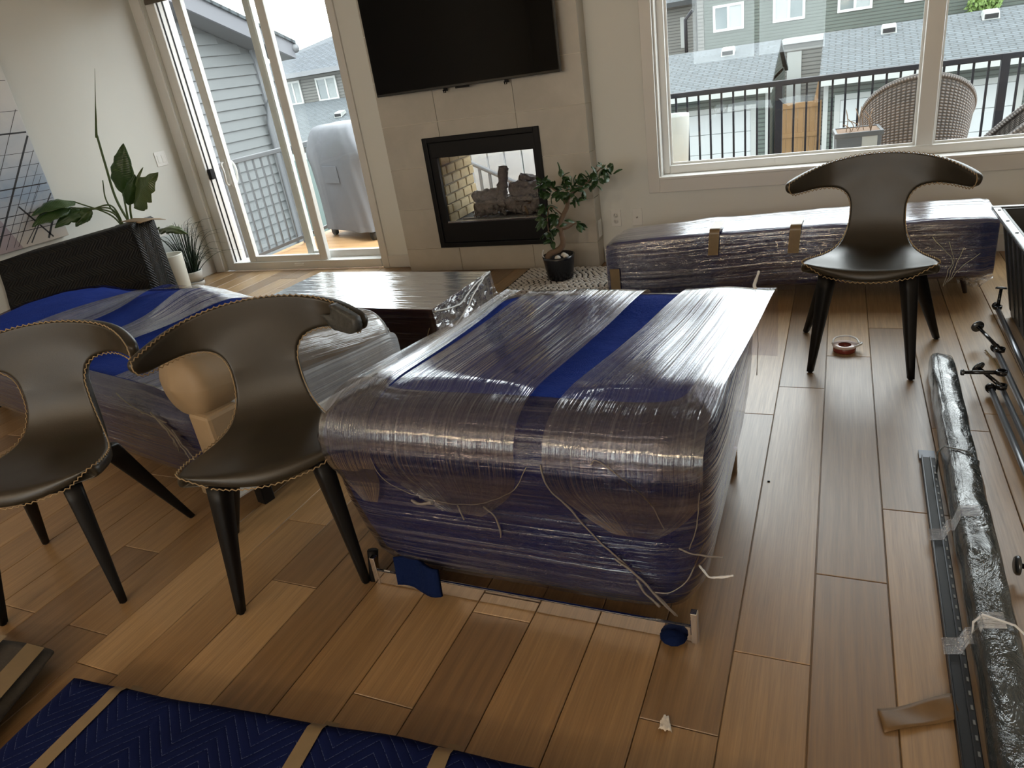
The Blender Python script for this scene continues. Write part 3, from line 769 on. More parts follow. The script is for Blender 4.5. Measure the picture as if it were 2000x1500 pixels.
# ---- garages
def garage(name,label,x0,x1,dx0,dx1,rake):
    o=thing(name,label,'garage',((x0+x1)/2,22.2,GZ))
    fy=22.0
    MB().box((x0,fy,GZ),(x1,fy+6,-.05)).build('wall',M['green_siding'],o)
    MB().hexa([(x0-.1,21.2,-.22),(x1+.1,21.2,-.22),(x1+.1,24.6,.76),(x0-.1,24.6,.76),(x0-.1,21.2,-.12),(x1+.1,21.2,-.12),(x1+.1,24.6,.86),(x0-.1,24.6,.86)]).build('front_roof_slope',M['shingle'],o)
    MB().hexa([(x0-.1,24.6,.76),(x1+.1,24.6,.76),(x1+.1,28,-.22),(x0-.1,28,-.22),(x0-.1,24.6,.86),(x1+.1,24.6,.86),(x1+.1,28,-.12),(x0-.1,28,-.12)]).build('rear_roof_slope',M['shingle'],o)
    for x in (x0,x1-.06): MB().add([(x,fy,-.15),(x,24.6,.76),(x,27.2,-.15),(x+.06,fy,-.15),(x+.06,24.6,.76),(x+.06,27.2,-.15)],[(0,1,2),(3,5,4),(0,3,4,1),(1,4,5,2),(2,5,3,0)]).build('gable',M['green_siding'],o)
    MB().box((x0-.1,21.12,-.30),(x1+.1,21.22,-.12)).build('eave_gutter',M['ext_white'],o)
    MB().box((x0-.08,21.22,-.27),(x1+.08,22.0,-.23)).build('soffit',M['ext_white'],o)
    for x in (x0,x1-.12): MB().box((x,fy-.03,GZ),(x+.12,fy,-.27)).build('corner_board',M['ext_white'],o)
    t=.14
    b=MB(); b.box((dx0-t,fy-.04,GZ),(dx0,fy,-.62)); b.box((dx1,fy-.04,GZ),(dx1+t,fy,-.62)); b.box((dx0,fy-.04,-.76),(dx1,fy,-.62)); b.build('door_casing',M['ext_white'],o)
    gd=thing_part(o,'overhead_door')
    hh=(-.76-GZ-.02)/4
    for i in range(4):
        n=6; wdt=(dx1-dx0)/n
        z0=GZ+.02+i*hh
        MB().box((dx0,fy-.02,z0),(dx1,fy+.02,z0+hh-.012)).build('door_section',M['garage_door'],gd,True,.004)
    return o
def thing_part(parent,name):
    e=bpy.data.objects.new(name,None); COL.objects.link(e); attach(e,parent,True); return e
M['garage_door']=plain('garage_door_paint',(.27,.285,.285),.5)
gA=garage('garage','green garage with white door left of the wooden gate',-9.5,-1.75,-5.6,-2.25,0)
gB=garage('garage','green garage with white door right of the wooden gate',-.40,9.0,.02,3.95,0)
def vent(loc,label):
    o=thing('roof_vent',label,'roof vent',loc,0,'garage roof vents')
    MB().hexa([(-.2,-.2,-.05),(.2,-.2,-.05),(.2,.2,.1),(-.2,.2,.1),(-.17,-.17,.16),(.17,-.17,.16),(.17,.17,.22),(-.17,.17,.22)]).build('hood',M['ext_white'],o,False,.02)
    MB().box((-.15,-.215,.0),(.15,-.19,.11)).build('louver',M['black'],o,False)
vent((-3.1,24.0,.66),'small roof vent on the left garage roof')
vent((1.15,24.0,.66),'small roof vent on the right garage roof left of the window mullion')
vent((3.5,24.0,.66),'small roof vent on the right garage roof right of the window mullion')
gt=thing('wooden_gate','brown wooden gate between the two garages','gate',(-1.07,23.0,GZ))
for i in range(8):
    x=-1.69+i*.155
    MB().box((x,23.0,GZ),(x+.148,23.03,-.80)).build('board',M['gatewood'],gt)
MB().box((-1.64,22.97,-.95),(-.52,23.0,-.80)).build('rail',M['gatewood'],gt); MB().box((-1.64,22.97,-1.75),(-.52,23.0,-1.62)).build('rail',M['gatewood'],gt)
MB().hexa([(-.80,23.04,-.85),(-.53,23.04,-.85),(-.53,23.08,-.85),(-.80,23.08,-.85),(-.66,23.04,-.80),(-.53,23.04,-.10),(-.53,23.08,-.10),(-.66,23.08,-.80)]).build('brace',M['gatewood'],gt)
tag(MB().box((-1.62,22.2,GZ),(-.53,22.95,GZ+.35)).build('grass_patch',M['grass']),'green grass in front of the wooden gate','grass',None,'stuff')
# ---- green house behind
gh=thing('green_house','large green sided house behind the garages with white windows','house',(-.5,32,GZ))
MB().box((-5.2,32,GZ),(9,42,6.0)).build('wall',M['green_siding'],gh)
MB().box((-5.3,31.96,GZ),(-5.05,32.1,6.0)).build('corner_board',M['taupe_siding'],gh)
MB().box((-5.9,31.0,2.75),(9.6,31.15,3.0)).build('eave_gutter',M['ext_white'],gh)
def hwin(o,x0,x1,z0,z1,y,c0=None,c1=None,t=.09):
    f=MB(); f.box((x0-t,y-.06,z0-t),(x0,y,z1+t)); f.box((x1,y-.06,z0-t),(x1+t,y,z1+t)); f.box((x0,y-.06,z0-t),(x1,y,z0)); f.box((x0,y-.06,z1),(x1,y,z1+t)); f.box(((x0+x1)/2-t/2,y-.05,z0),((x0+x1)/2+t/2,y,z1))
    fo=f.build('window',M['win_white'],o)
    xm=(x0+x1)/2
    MB().box((x0,y-.03,z0),(xm-t/2,y-.02,z1)).build('pane',c0 or M['dark_glass'],fo)
    MB().box((xm+t/2,y-.03,z0),(x1,y-.02,z1)).build('pane',c1 or M['curtain'],fo)
M['win_white']=plain('window_frame_white',(.33,.34,.33),.5)
hwin(gh,-4.60,-3.62,1.36,2.12,32)
hwin(gh,-2.38,-1.42,1.38,2.35,32,M['curtain'],M['dark_glass'])
hwin(gh,-.13,.85,1.38,2.35,32,M['dark_glass'],M['curtain'])
hwin(gh,2.05,3.0,1.38,2.35,32)
# side porch in the gap
pc=thing('back_porch','green sided back porch with pale door seen between the garages','house',(-1.0,29.6,GZ))
MB().box((-1.9,29.5,GZ),(.2,31.9,.55)).build('wall',M['taupe_siding'],pc); MB().box((-2.0,29.3,.55),(.3,31.9,.70)).build('roof',M['ext_white'],pc); MB().box((-1.78,29.44,-2.0),(-1.3,29.5,.28)).build('door',M['ext_white'],pc)
# taupe house to the left in the window
th=thing('taupe_house','pale taupe house glimpsed at the left edge of the window','house',(-8.2,38,GZ))
MB().box((-11,37,GZ),(-6.2,45,2.6)).build('wall',M['taupe_siding'],th)
MB().hexa([(-11.5,36.4,2.55),(-5.7,36.4,2.55),(-5.7,41,4.6),(-11.5,41,4.6),(-11.5,36.4,2.75),(-5.7,36.4,2.75),(-5.7,41,4.8),(-11.5,41,4.8)]).build('roof',M['shingle'],th)
MB().box((-6.9,36.94,.8),(-6.7,37,2.1)).build('window',M['ext_white'],th)
MB().tube([(-5.75,31.9,.7),(-5.75,31.9,1.9),(-5.45,31.9,2.2)],.07,8).build('downspout',M['rail'],gh)
# house at the right top of the window
rh=thing('grey_house','grey house with a small tree at the top right of the window','house',(12,36,GZ))
MB().box((9.4,33,GZ),(18,42,6)).build('wall',plain('dark_grey_siding',(.065,.065,.075),.7),rh)
# ---- far left house through patio door
lh=thing('far_house','pale sided house with blue-grey hip roof seen through the patio door','house',(-22,31,GZ))
MB().box((-28,30,GZ),(-17.5,40,2.3)).build('wall',M['taupe_siding'],lh)
MB().add([(-28.8,29.3,2.2),(-16.8,29.3,2.2),(-16.8,41,2.2),(-28.8,41,2.2),(-22.2,33.5,4.05),(-19.0,33.5,4.3)],[(0,1,5,4),(1,2,5),(2,3,4,5),(3,0,4),(0,3,2,1)]).build('roof',m_shingle('far_roof_shingles',(.058,.068,.08)),lh)
MB().box((-28.8,29.2,2.1),(-16.8,29.35,2.3)).build('eave_gutter',M['ext_grey'],lh)
hwin(lh,-24.5,-23.75,1.0,1.88,30); hwin(lh,-22.65,-21.65,1.0,1.85,30)
hwin(lh,-20.4,-19.4,1.0,1.85,30)
fg=thing('far_garage','shingled garage roof below the pale house seen through the patio door','garage',(-22,26,GZ))
MB().box((-28,24.6,GZ),(-16,29,-.4)).build('wall',M['taupe_siding'],fg)
MB().hexa([(-28.5,24.0,-.55),(-15.5,24.0,-.55),(-15.5,29,.80),(-28.5,29,.80),(-28.5,24.0,-.4),(-15.5,24.0,-.4),(-15.5,29,.95),(-28.5,29,.95)]).build('roof',M['shingle'],fg)
vent((-19.3,26.6,.30),'small roof vent on the far garage roof through the patio door')
hd=thing('dark_hedge_shed','dark green shed wall behind the side railing','shed',(-12,14,GZ))
MB().box((-16,13.5,GZ),(-10.8,15,.05)).build('wall',plain('dark_teal_siding',(.06,.09,.083),.7),hd)
# small trees
def tree(loc,h,r,label,seed):
    o=thing('tree',label,'tree',loc); rr=random.Random(seed)
    MB().tube([(0,0,0),(0,0,h*.6)],[.09,.05],8).build('trunk',plain('bark',(.10,.07,.05),.9) if 'bark' not in bpy.data.materials else bpy.data.materials['bark'],o,False)
    b=MB()
    for i in range(700):
        d=Vector((rr.gauss(0,1),rr.gauss(0,1),rr.gauss(0,1))).normalized()*r*rr.random()**.4
        c=Vector((0,0,h*.75))+Vector((d.x,d.y,d.z*1.2)); a=Euler((rr.random()*6,rr.random()*6,rr.random()*6)).to_matrix(); s=.09
        b.add([tuple(c+a@Vector(v)*s) for v in ((-1,0,0),(0,-.5,0),(1,0,0),(0,.5,.1))],[(0,1,2,3)])
    b.build('foliage',M['leafy'],o,False,kind='stuff',fix=False)
M['leafy']=plain('tree_leaf',(.09,.15,.03),.7)
tree((4.35,31.3,GZ),5.0,.55,'bright green tree top beside the grey house at the window top right',1)
tree((-6.3,33.5,GZ),3.8,.45,'small green tree at the corner of the green house',2)
# ================================================================ CHAIRS
# local frame: front towards -y, origin on the floor at the centre of the feet
SEATW=[(0,.165),(.035,.210),(.08,.238),(.16,.254),(.26,.254),(.36,.244),(.46,.222),(.56,.190),(.66,.155),(.76,.128),(.86,.114),(.93,.111),(1,.111)]
SEATY=[(0,-.222),(.1,-.195),(.2,-.148),(.35,-.060),(.5,.035),(.6,.10),(.68,.150),(.76,.187),(.84,.210),(.92,.224),(1,.233)]
SEATZ=[(0,.428),(.035,.456),(.08,.470),(.2,.468),(.35,.458),(.5,.450),(.6,.454),(.68,.468),(.76,.498),(.84,.538),(.92,.580),(1,.624)]
BW=[(0,.111),(.2,.119),(.35,.134),(.5,.160),(.62,.196),(.72,.240),(.80,.290),(.86,.328),(.91,.346),(.96,.354),(1,.352)]
BZC=[(0,.624),(.25,.690),(.5,.752),(.75,.806),(.9,.832),(1,.846)]
BZE=[(0,.624),(.2,.655),(.35,.680),(.5,.698),(.62,.706),(.72,.708),(.80,.705),(.86,.703),(.91,.712),(.96,.738),(1,.762)]
BYC=[(0,.233),(.3,.248),(.6,.262),(1,.272)]
def sm_interp(tab,x):
    P=tab; 
    if x<=P[0][0]: return P[0][1]
    for i in range(len(P)-1):
        if x<=P[i+1][0]:
            x0,y0=P[i]; x1,y1=P[i+1]; t=(x-x0)/(x1-x0)
            m0=(y1-P[i-1][1])/(x1-P[i-1][0]) if i>0 else (y1-y0)/(x1-x0)
            m1=(P[i+2][1]-y0)/(P[i+2][0]-x0) if i+2<len(P) else (y1-y0)/(x1-x0)
            h=x1-x0; t2=t*t; t3=t2*t
            return (2*t3-3*t2+1)*y0+(t3-2*t2+t)*h*m0+(-2*t3+3*t2)*y1+(t3-t2)*h*m1
    return P[-1][1]
def chair_pt(u,s):       # u -1..1, s 0..2
    if s<=1:
        wv=sm_interp(SEATW,s); x=u*wv; y=sm_interp(SEATY,s); z=sm_interp(SEATZ,s)
        sf=max(0,1-s/.62)
        y+= .035*u*u*max(0,1-s/.25)                         # rounded front
        z+= .010*(abs(u)**2.4)*min(1,sf*1.6+.2)*(1 if s>.12 else s/.12) -.014*sf*(1-u*u)
        if s<.06: z-=0.0
        y-= .38*x*x*min(1,max(0,(s-.6)/.4))
        return (x,y,z)
    v=s-1; wv=sm_interp(BW,v); x=u*wv
    zc=sm_interp(BZC,v); ze=sm_interp(BZE,v); z=zc-(zc-ze)*abs(u)**2.1
    y=sm_interp(BYC,v)-.38*x*x-4.6*max(0,abs(x)-.19)**2
    return (x,y,z)
NU=20; SS=[i/24 for i in range(24)]+[1+i/22 for i in range(23)]
cs=MB(); vs=[];fs=[]
for s in SS:
    for i in range(NU+1): vs.append(chair_pt(-1+2*i/NU,s))
for j in range(len(SS)-1):
    for i in range(NU): a=j*(NU+1)+i; fs.append((a,a+1,a+NU+2,a+NU+1))
cs.add(vs,fs,None,True)
shell_mesh=cs.mesh('shell'); shell_mesh.materials.append(M['leather'])
bnd=[chair_pt(-1+2*i/NU,0) for i in range(NU+1)]+[chair_pt(1,s) for s in SS[1:]]+[chair_pt(1-2*i/NU,2) for i in range(1,NU+1)]+[chair_pt(-1,s) for s in SS[::-1][1:]]
def stitch():
    b=MB(); P=[Vector(p) for p in bnd]
    # resample
    pts=[P[0]]; step=.0095; acc=0
    for a,c in zip(P,P[1:]):
        L=(c-a).length; d=step-acc
        while d<L: pts.append(a+(c-a)*(d/L)); d+=step
        acc=L-(d-step)
    C=Vector((0,.05,.5))
    zg=[]
    n=len(pts)
    for i,p in enumerate(pts):
        t=(pts[min(i+1,n-1)]-pts[max(0,i-1)]); t.normalize()
        out=(p-Vector((0,p.y,p.z))); 
        off=Vector((0,0,1)).cross(t)
        k=1 if i%2 else -1
        nrm=t.cross(Vector((1,0,0)));
        zg.append(p+Vector((0,-.002*k,.004*k)))
    b.tube(zg,.0021,5,False); return b.mesh('stitching')
stitch_mesh=stitch(); stitch_mesh.materials.append(M['tan'])
def leg_mesh(top,foot,name):
    top,foot=Vector(top),Vector(foot); rings=[]
    for k in range(9):
        t=k/8; c=top.lerp(foot,t); hw=lerp(.038,.0125,t**.85); hd=lerp(.029,.0125,t)
        out=(foot-top); out.z=0; out.normalize(); side=Vector((-out.y,out.x,0))
        ring=[]
        for i in range(12):
            a=2*PI*i/12; e=2/4.5; cx=math.copysign(abs(math.cos(a))**e,math.cos(a)); sx=math.copysign(abs(math.sin(a))**e,math.sin(a))
            ring.append(c+out*hw*cx+side*hd*sx)
        rings.append(ring)
    b=MB(); b.loft(rings,True,True,True); me=b.mesh(name); me.materials.append(M['legblack']); return me
M['legblack']=plain('black_leg_paint',(.006,.0055,.0055),.45,spec=.2)
LEGS=[((-.150,-.145,.425),(-.195,-.23,.006)),((.150,-.145,.425),(.195,-.23,.006)),((-.160,.10,.415),(-.28,.235,.006)),((.160,.10,.415),(.28,.235,.006))]
leg_meshes=[leg_mesh(a,b_,'leg') for a,b_ in LEGS]
foot_meshes=[]
for a,b_ in LEGS:
    b=MB(); b.tube([(b_[0],b_[1],0),(b_[0],b_[1],.007)],.009,10); me=b.mesh('foot_glide'); me.materials.append(M['rubber']); foot_meshes.append(me)
fb=MB(); fb.box((-.165,-.16,.405),(.165,-.12,.428)); fb.box((-.17,.08,.40),(.17,.12,.422)); fb.box((-.02,-.12,.405),(.02,.08,.425))
frame_mesh=fb.mesh('seat_frame'); frame_mesh.materials.append(M['legblack'])
def chair(loc,rz,label,worn=None):
    o=thing('dining_chair',label,'chair',loc,rz,'leather dining chairs with winged backs')
    sh=link('seat_shell',shell_mesh,M['leather'],o,False)
    m=sh.modifiers.new('solid','SOLIDIFY'); m.thickness=.040; m.offset=-1; m.use_even_offset=False
    m=sh.modifiers.new('sub','SUBSURF'); m.levels=1; m.render_levels=2
    link('stitching',stitch_mesh,M['tan'],o,False)
    link('seat_frame',frame_mesh,M['legblack'],o,False)
    for a,b_ in zip(leg_meshes,foot_meshes):
        l=link('leg',a,M['legblack'],o,False); link('foot_glide',b_,M['rubber'],l,False)
    if worn:
        b=MB()
        def wf(u,v):
            p=Vector(chair_pt(lerp(.80,1.0,u)*worn,1+lerp(.80,1.0,v)))
            return p+Vector((0.002*worn,-.003-.006*math.sin(PI*min(1,u*1.2)),.004))
        b.grid(wf,10,8); w_=b.build('worn_patch',M['worn'],o,False)
        m=w_.modifiers.new('solid','SOLIDIFY'); m.thickness=.03; m.offset=-1
    return o
chair((.152,3.295,0),math.radians(-6),'dark leather winged chair by the window in front of the wrapped bench')
chair((-1.600,1.462,0),math.radians(34.8),'dark leather winged chair beside the large wrapped armchair, with a worn arm tip',1)
chair((-2.370,1.205,0),math.radians(29.4),'dark leather winged chair at the far left edge of the photo')

# ================================================================ LARGE WRAPPED ARMCHAIR (centre)
big=thing('wrapped_armchair','large armchair wrapped in blue moving blankets and clear stretch film','wrapped furniture',(-.8,1.88,0))
N=160
PROF=[(.075,-1.255,-.305,1.425,2.27),(.12,-1.29,-.28,1.405,2.31),(.20,-1.32,-.262,1.40,2.36),(.30,-1.35,-.25,1.398,2.40),(.38,-1.365,-.243,1.40,2.42),(.42,-1.378,-.240,1.385,2.42),(.47,-1.385,-.236,1.368,2.42),(.52,-1.380,-.236,1.366,2.415),(.57,-1.360,-.240,1.382,2.40),(.605,-1.325,-.252,1.41,2.38),(.628,-1.27,-.275,1.455,2.34),(.640,-1.20,-.31,1.51,2.29)]
def big_ring(z,x0,x1,y0,y1,off=0,p=9,wr=1.0,shrink=1.0):
    cx,cyy=(x0+x1)/2,(y0+y1)/2; a,b_=(x1-x0)/2+off,(y1-y0)/2+off
    ring=[]
    for i in range(N):
        t=2*PI*i/N; c,s=math.cos(t),math.sin(t); e=2/p
        x=cx+shrink*a*math.copysign(abs(c)**e,c); y=cyy+shrink*b_*math.copysign(abs(s)**e,s)
        if x<cx: x=cx+(x-cx)*(1-.30*max(0,(y-1.4))*1.0)
        q=Vector((x,y,z))
        d=wr*(.010*nz(q*4)+.006*nz(q*11+Vector((3,1,0))))
        n=Vector((x-cx,y-cyy,0)); 
        if n.length>1e-6: n.normalize()
        ring.append((x+n.x*d,y+n.y*d,z+wr*.008*nz(q*5)))
    return ring
rings=[big_ring(*p) for p in PROF]
x0,x1,y0,y1=PROF[-1][1:]
for k,zz in ((.88,.640),(.75,.632),(.6,.618),(.42,.612),(.22,.612),(.04,.612)):
    rings.append(big_ring(zz,x0,x1,y0,y1,0,9,1.0,k))
b=MB(); b.loft(rings,True,True,True); b.build('blanket',M['blue'],big)
rings=[big_ring(*p,off=.011,wr=.5) for p in PROF]
b=MB(); b.loft(rings,True,False,False); b.build('film_wrap',M['film'],big,fix=True)
# film straps over the top
PATH=[(1.376,.33),(1.372,.40),(1.352,.46),(1.348,.52),(1.362,.578),(1.395,.622),(1.45,.650),(1.53,.662),(1.65,.660),(1.8,.655),(2.0,.652),(2.2,.656),(2.31,.652),(2.38,.628),(2.43,.57),(2.44,.48),(2.44,.36)]
PP=catmull([(0,a,c) for a,c in PATH],4)
def strap(xl,xr,lo0,lo1,name='film_strap',mat='filmstrap'):
    b=MB(); nv=len(PP)-1
    def fn(u,v):
        p=PP[int(round(v*nv))]
        t=min(1,max(0,(p.y-1.36)/.95)); a=lerp(xl[0],xl[1],t); c=lerp(xr[0],xr[1],t)
        z=p.z
        if p.y<1.40 and p.z<.52:      # rounded lower end on the front face
            k=1-min(1,max(0,(.52-p.z)/.19))**2.2*.72
            m=(a+c)/2+ (0.02); a=m+(a-m)*k; c=m+(c-m)*k
        x=lerp(a,c,u)
        return (x,p.y+.002*nz((x*8,p.y*8,p.z*8)),z+.004*nz((x*14,p.y*2,0))+.012*math.sin(PI*u)*(1 if 1.5<p.y<2.3 else 0))
    b.grid(lambda u,v:(fn(u,v)),28,nv,uvs=(.45,1.5)); 
    # uv: streaks run along v
    o=b.build(name,M[mat],big); return o
M['filmstrap']=m_film('stretch_film_strap_v',.5,95,.012,1.9,.005,.06,.06,.008,swap=True,hcol=(.60,.64,.72),tint=(.80,.78,.82))
strap((-1.13,-1.02),(-.70,-.585),0,0)
strap((-.625,-.45),(-.24,-.16),0,0)
strap((-1.30,-1.12),(-1.13,-1.06),0,0)
# twisted strands
def strand(pts,r,name='film_twist',mat='filmtwist',parent=big,n=7):
    c=catmull(pts,8); L=len(c)
    r*=.46; rr=[r*(.6+.7*abs(nz((i*.35,r*100,0)))) for i in range(L)]
    c=[p+Vector((nz(p*30)*.003,0,nz(p*30+Vector((5,5,5)))*.003)) for p in c]
    return MB().tube(c,rr,n).build(name,M[mat],parent)
fy=1.358
strand([(-1.14,fy-.006,.50),(-1.12,fy,.43),(-1.06,fy+.022,.375),(-1.0,fy+.028,.365)],.003)
strand([(-1.03,fy+.026,.36),(-.95,fy+.026,.355),(-.86,fy+.026,.36),(-.78,fy+.018,.395),(-.71,fy,.45),(-.67,fy-.006,.52)],.0035)
strand([(-1.06,fy+.024,.35),(-1.03,fy+.018,.345),(-.99,fy+.02,.352)],.012)
strand([(-.91,fy+.022,.355),(-.90,fy+.018,.33),(-.895,fy+.02,.31)],.006)
strand([(-.83,fy+.022,.36),(-.80,fy+.018,.34),(-.79,fy+.022,.30),(-.795,fy+.026,.26)],.006)
strand([(-.63,fy-.004,.53),(-.62,fy,.46),(-.58,fy+.022,.39),(-.53,fy+.026,.315),(-.46,fy+.026,.245),(-.39,fy+.028,.165),(-.34,fy+.034,.10),(-.325,fy+.04,.075)],.0065)
strand([(-.47,fy+.02,.25),(-.41,fy+.02,.20),(-.37,fy+.026,.14),(-.33,fy+.036,.08)],.008)
strand([(-.42,fy+.024,.19),(-.40,fy+.022,.15),(-.365,fy+.026,.11)],.009)
strand([(-.38,fy+.026,.155),(-.33,fy+.03,.165),(-.29,fy+.06,.20),(-.265,fy+.12,.26)],.0045)
strand([(-.50,fy-.004,.545),(-.485,fy-.008,.56),(-.455,fy-.006,.54),(-.41,fy+.006,.49),(-.37,fy+.022,.43),(-.345,fy+.028,.36)],.0042)
strand([(-.255,fy+.03,.47),(-.265,fy+.036,.38),(-.285,fy+.036,.30)],.0035)
strand([(-.31,fy+.034,.30),(-.28,fy+.032,.29),(-.25,fy+.02,.30),(-.20,fy-.0,.32)],.006,'film_tail')
strand([(-.262,fy+.03,.26),(-.235,fy-.01,.265),(-.20,fy-.03,.285),(-.175,fy-.04,.305)],.0075,'film_tail','filmwhite')
strand([(-.19,2.36,.60),(-.20,2.30,.64),(-.225,2.30,.665),(-.215,2.34,.70)],.012,'film_knot','filmwhite')
strand([(-.20,2.36,.63),(-.21,2.2,.645),(-.23,2.0,.61),(-.235,1.9,.56)],.007,'film_twist','filmwhite')
strand([(-.225,2.40,.62),(-.225,2.42,.45),(-.225,2.40,.30)],.004,'film_twist','filmwhite')
# blue corner hanging out below, sled bar, feet
b=MB(); b.grid(lambda u,v:(lerp(-1.19,-1.02,u)+.02*v, 1.40-.035*v+.02*math.sin(u*5), lerp(.11,.015+.05*abs(u-.45),v)),10,8); M['navy']=plain('navy_blanket_edge',(.005,.011,.045),.9,spec=.05,bump=.6,bs=40,bd=.01); ob=b.build('blanket_corner',M['navy'],big); sd=ob.modifiers.new('s','SOLIDIFY'); sd.thickness=.012
b=MB(); b.lathe([(.0,-.010),(.030,-.009),(.036,-.002),(.020,.010),(.0,.014)],12,(-.335,1.385,.018)); b.build('blanket_knot',M['navy'],big)
for yb_ in (1.395,2.22):
    sbar=MB().box((-1.275,yb_-.004,.002),(-.275,yb_+.006,.052)).build('sled_bar',M['chrome'],big,True,.002)
    for x in (-1.27,-.285): MB().box((x-.006,yb_-.008,.0),(x+.012,yb_+.012,.10)).build('sled_post',M['chrome'],sbar,True,.002)
MB().tube([(-1.29,1.40,0),(-1.285,1.425,.10)],[.014,.018],8).build('rear_leg',M['legblack'],big)

# ================================================================ WRAPPED SOFA (left)
sw=thing('wrapped_sofa','long sofa wrapped in blue blankets and film behind the two left chairs','wrapped furniture',(-1.97,1.56,0),math.radians(-11.6))
NS=180
def sofa_ring(z,x0,x1,y0,y1,off=0,p=12,sh=1.0,wr=1.0,top=False):
    cx,cyy=(x0+x1)/2,(y0+y1)/2; a,b_=(x1-x0)/2+off,(y1-y0)/2+off; ring=[]
    for i in range(NS):
        t=2*PI*i/NS; c,s=math.cos(t),math.sin(t); e=2/p
        x=cx+sh*a*math.copysign(abs(c)**e,c); y=cyy+sh*b_*math.copysign(abs(s)**e,s)
        q=Vector((x,y,z)); d=wr*(.012*nz(q*3)+.007*nz(q*9))
        n=Vector((x-cx,(y-cyy)*2,0)); 
        if n.length>1e-6: n.normalize()
        zz=z
        if top:
            m=math.exp(-(((x+1.42)/.34)**2+((y-.80)/.20)**2)); zz+=.105*m
            m=math.exp(-(((x+2.35)/.45)**2+((y-.55)/.30)**2)); zz+=.05*m
            zz+=.022*nz(q*3.3)+.012*nz(q*8)
            zz-=.05*max(0,(x+.5))*1.4
        ring.append((x+n.x*d,y+n.y*d,zz))
    return ring
SP=[(.125,-2.70,-.03,.03,.96),(.16,-2.72,-.01,.015,.985),(.26,-2.74,.0,.005,1.0),(.36,-2.74,.0,.0,1.0),(.42,-2.73,-.01,.005,.99)]
rings=[sofa_ring(*p) for p in SP]+[sofa_ring(.45,-2.71,-.03,.03,.97,top=True),sofa_ring(.470,-2.67,-.06,.08,.92,top=True)]
for k in (.92,.82,.7,.58,.46,.34,.22,.1,.02): rings.append(sofa_ring(.475,-2.67,-.06,.08,.92,0,10,k,1,True))
b=MB(); b.loft(rings,True,True,True); b.build('blanket',M['blue'],sw,False)
rings=[sofa_ring(*p,off=.010,wr=.6) for p in SP]+[sofa_ring(.458,-2.71,-.03,.03,.97,.010,top=True),sofa_ring(.480,-2.67,-.06,.08,.92,.010,top=True)]
b=MB(); b.loft(rings,True,False,False); b.build('film_wrap',M['film'],sw,False)
# kraft covered arm at the right end: bulbous front, running back and down
def arm_pt(u,v,off=0):
    y=lerp(-.035,.96,v); z=lerp(.555,.40,v**1.2); r=(.128-.02*v)+off
    cap=1.0
    if v<.06: cap=math.sqrt(max(0,1-(1-v/.06)**2))*.55+.45*(v/.06)**.35
    if v>.93: cap=math.sqrt(max(0,1-((v-.93)/.07)**2))
    a=2*PI*u; q=Vector((math.cos(a),y*2,math.sin(a)))
    rr=r*cap*(1+.05*nz(q*1.7)+.03*nz(q*4))
    return (-.12+rr*1.05*math.cos(a), y, z+rr*math.sin(a))
b=MB(); b.grid(lambda u,v:arm_pt(u,v),32,40,uvs=(.8,1)); b.build('arm_paper',M['kraft'],sw,False)
b=MB(); b.grid(lambda u,v:arm_pt(u,lerp(.28,1,v),.010),32,40,uvs=(.8,1)); M['filmheavy']=m_film('heavy_film',.6,60,.10,2.6,.22,.35,.09,.008,swap=True,hcol=(.58,.60,.62)); b.build('arm_film',M['filmheavy'],sw,False)
b=MB(); b.box((-.115,-.014,.27),(.010,.12,.46)); b.build('arm_panel',M['kraft'],sw,False,.015)
def m_layers():
    t=NT('layered_film'); u=t.coord('UV'); n=t.noise(t.mapping(u,(60,1.2,1)),1,4,.6,.3); n2=t.noise(t.coord(),7,3)
    t.principled(t.mix(t.math('MULTIPLY',n,1.1,clamp=True),(.16,.18,.22),(.50,.51,.52)),.22,0,t.bump(t.math('ADD',n,n2),.6,.012),.6); return t.m
b=MB(); b.loft([[(-.06+.075*sh_*math.copysign(abs(math.cos(a_*PI/16))**.35,math.cos(a_*PI/16)),lerp(.10,.955,k_/14),lerp(.285,.29,k_/14)+(.20-.07*k_/14)*sh_*math.copysign(abs(math.sin(a_*PI/16))**.35,math.sin(a_*PI/16))) for a_ in range(32)] for k_,sh_ in [(i_,1 if 0<i_<14 else .85) for i_ in range(15)]],True,True,True); b.build('arm_side',m_layers(),sw,False)
b=MB(); b.box((-.02,-.02,.115),(.018,.92,.30)); pnl=b.build('dust_cover',M['whitefab'],sw,False,.012)
b=MB(); b.box((-.20,-.022,.10),(.0,.01,.16)); b.build('kraft_edge',M['kraft'],sw,False,.006)
def text_obj(body,size,loc,rot,parent,mat):
    c=bpy.data.curves.new('printed_text','FONT'); c.body=body; c.size=size; c.extrude=.0004
    o=bpy.data.objects.new('printed_text',c); COL.objects.link(o); c.materials.append(mat)
    o.location=loc; o.rotation_euler=rot
    me=bpy.data.meshes.new_from_object(o); me.materials.clear(); bpy.data.objects.remove(o)
    o=link('printed_text',me,mat,parent,False); o.location=loc; o.rotation_euler=rot; return o
text_obj('MUST',.055,(.0195,.10,.16),(PI/2,0,PI/2),pnl,M['ink'])
text_obj('MUST',.055,(.0195,.42,.20),(PI/2,0,PI/2),pnl,M['ink'])
for x,y in ((-.06,.14),(-.06,.86),(-2.6,.14),(-2.6,.86)):
    MB().box((x-.025,y-.025,0),(x+.025,y+.025,.13)).build('leg',M['legblack'],sw,False,.004)
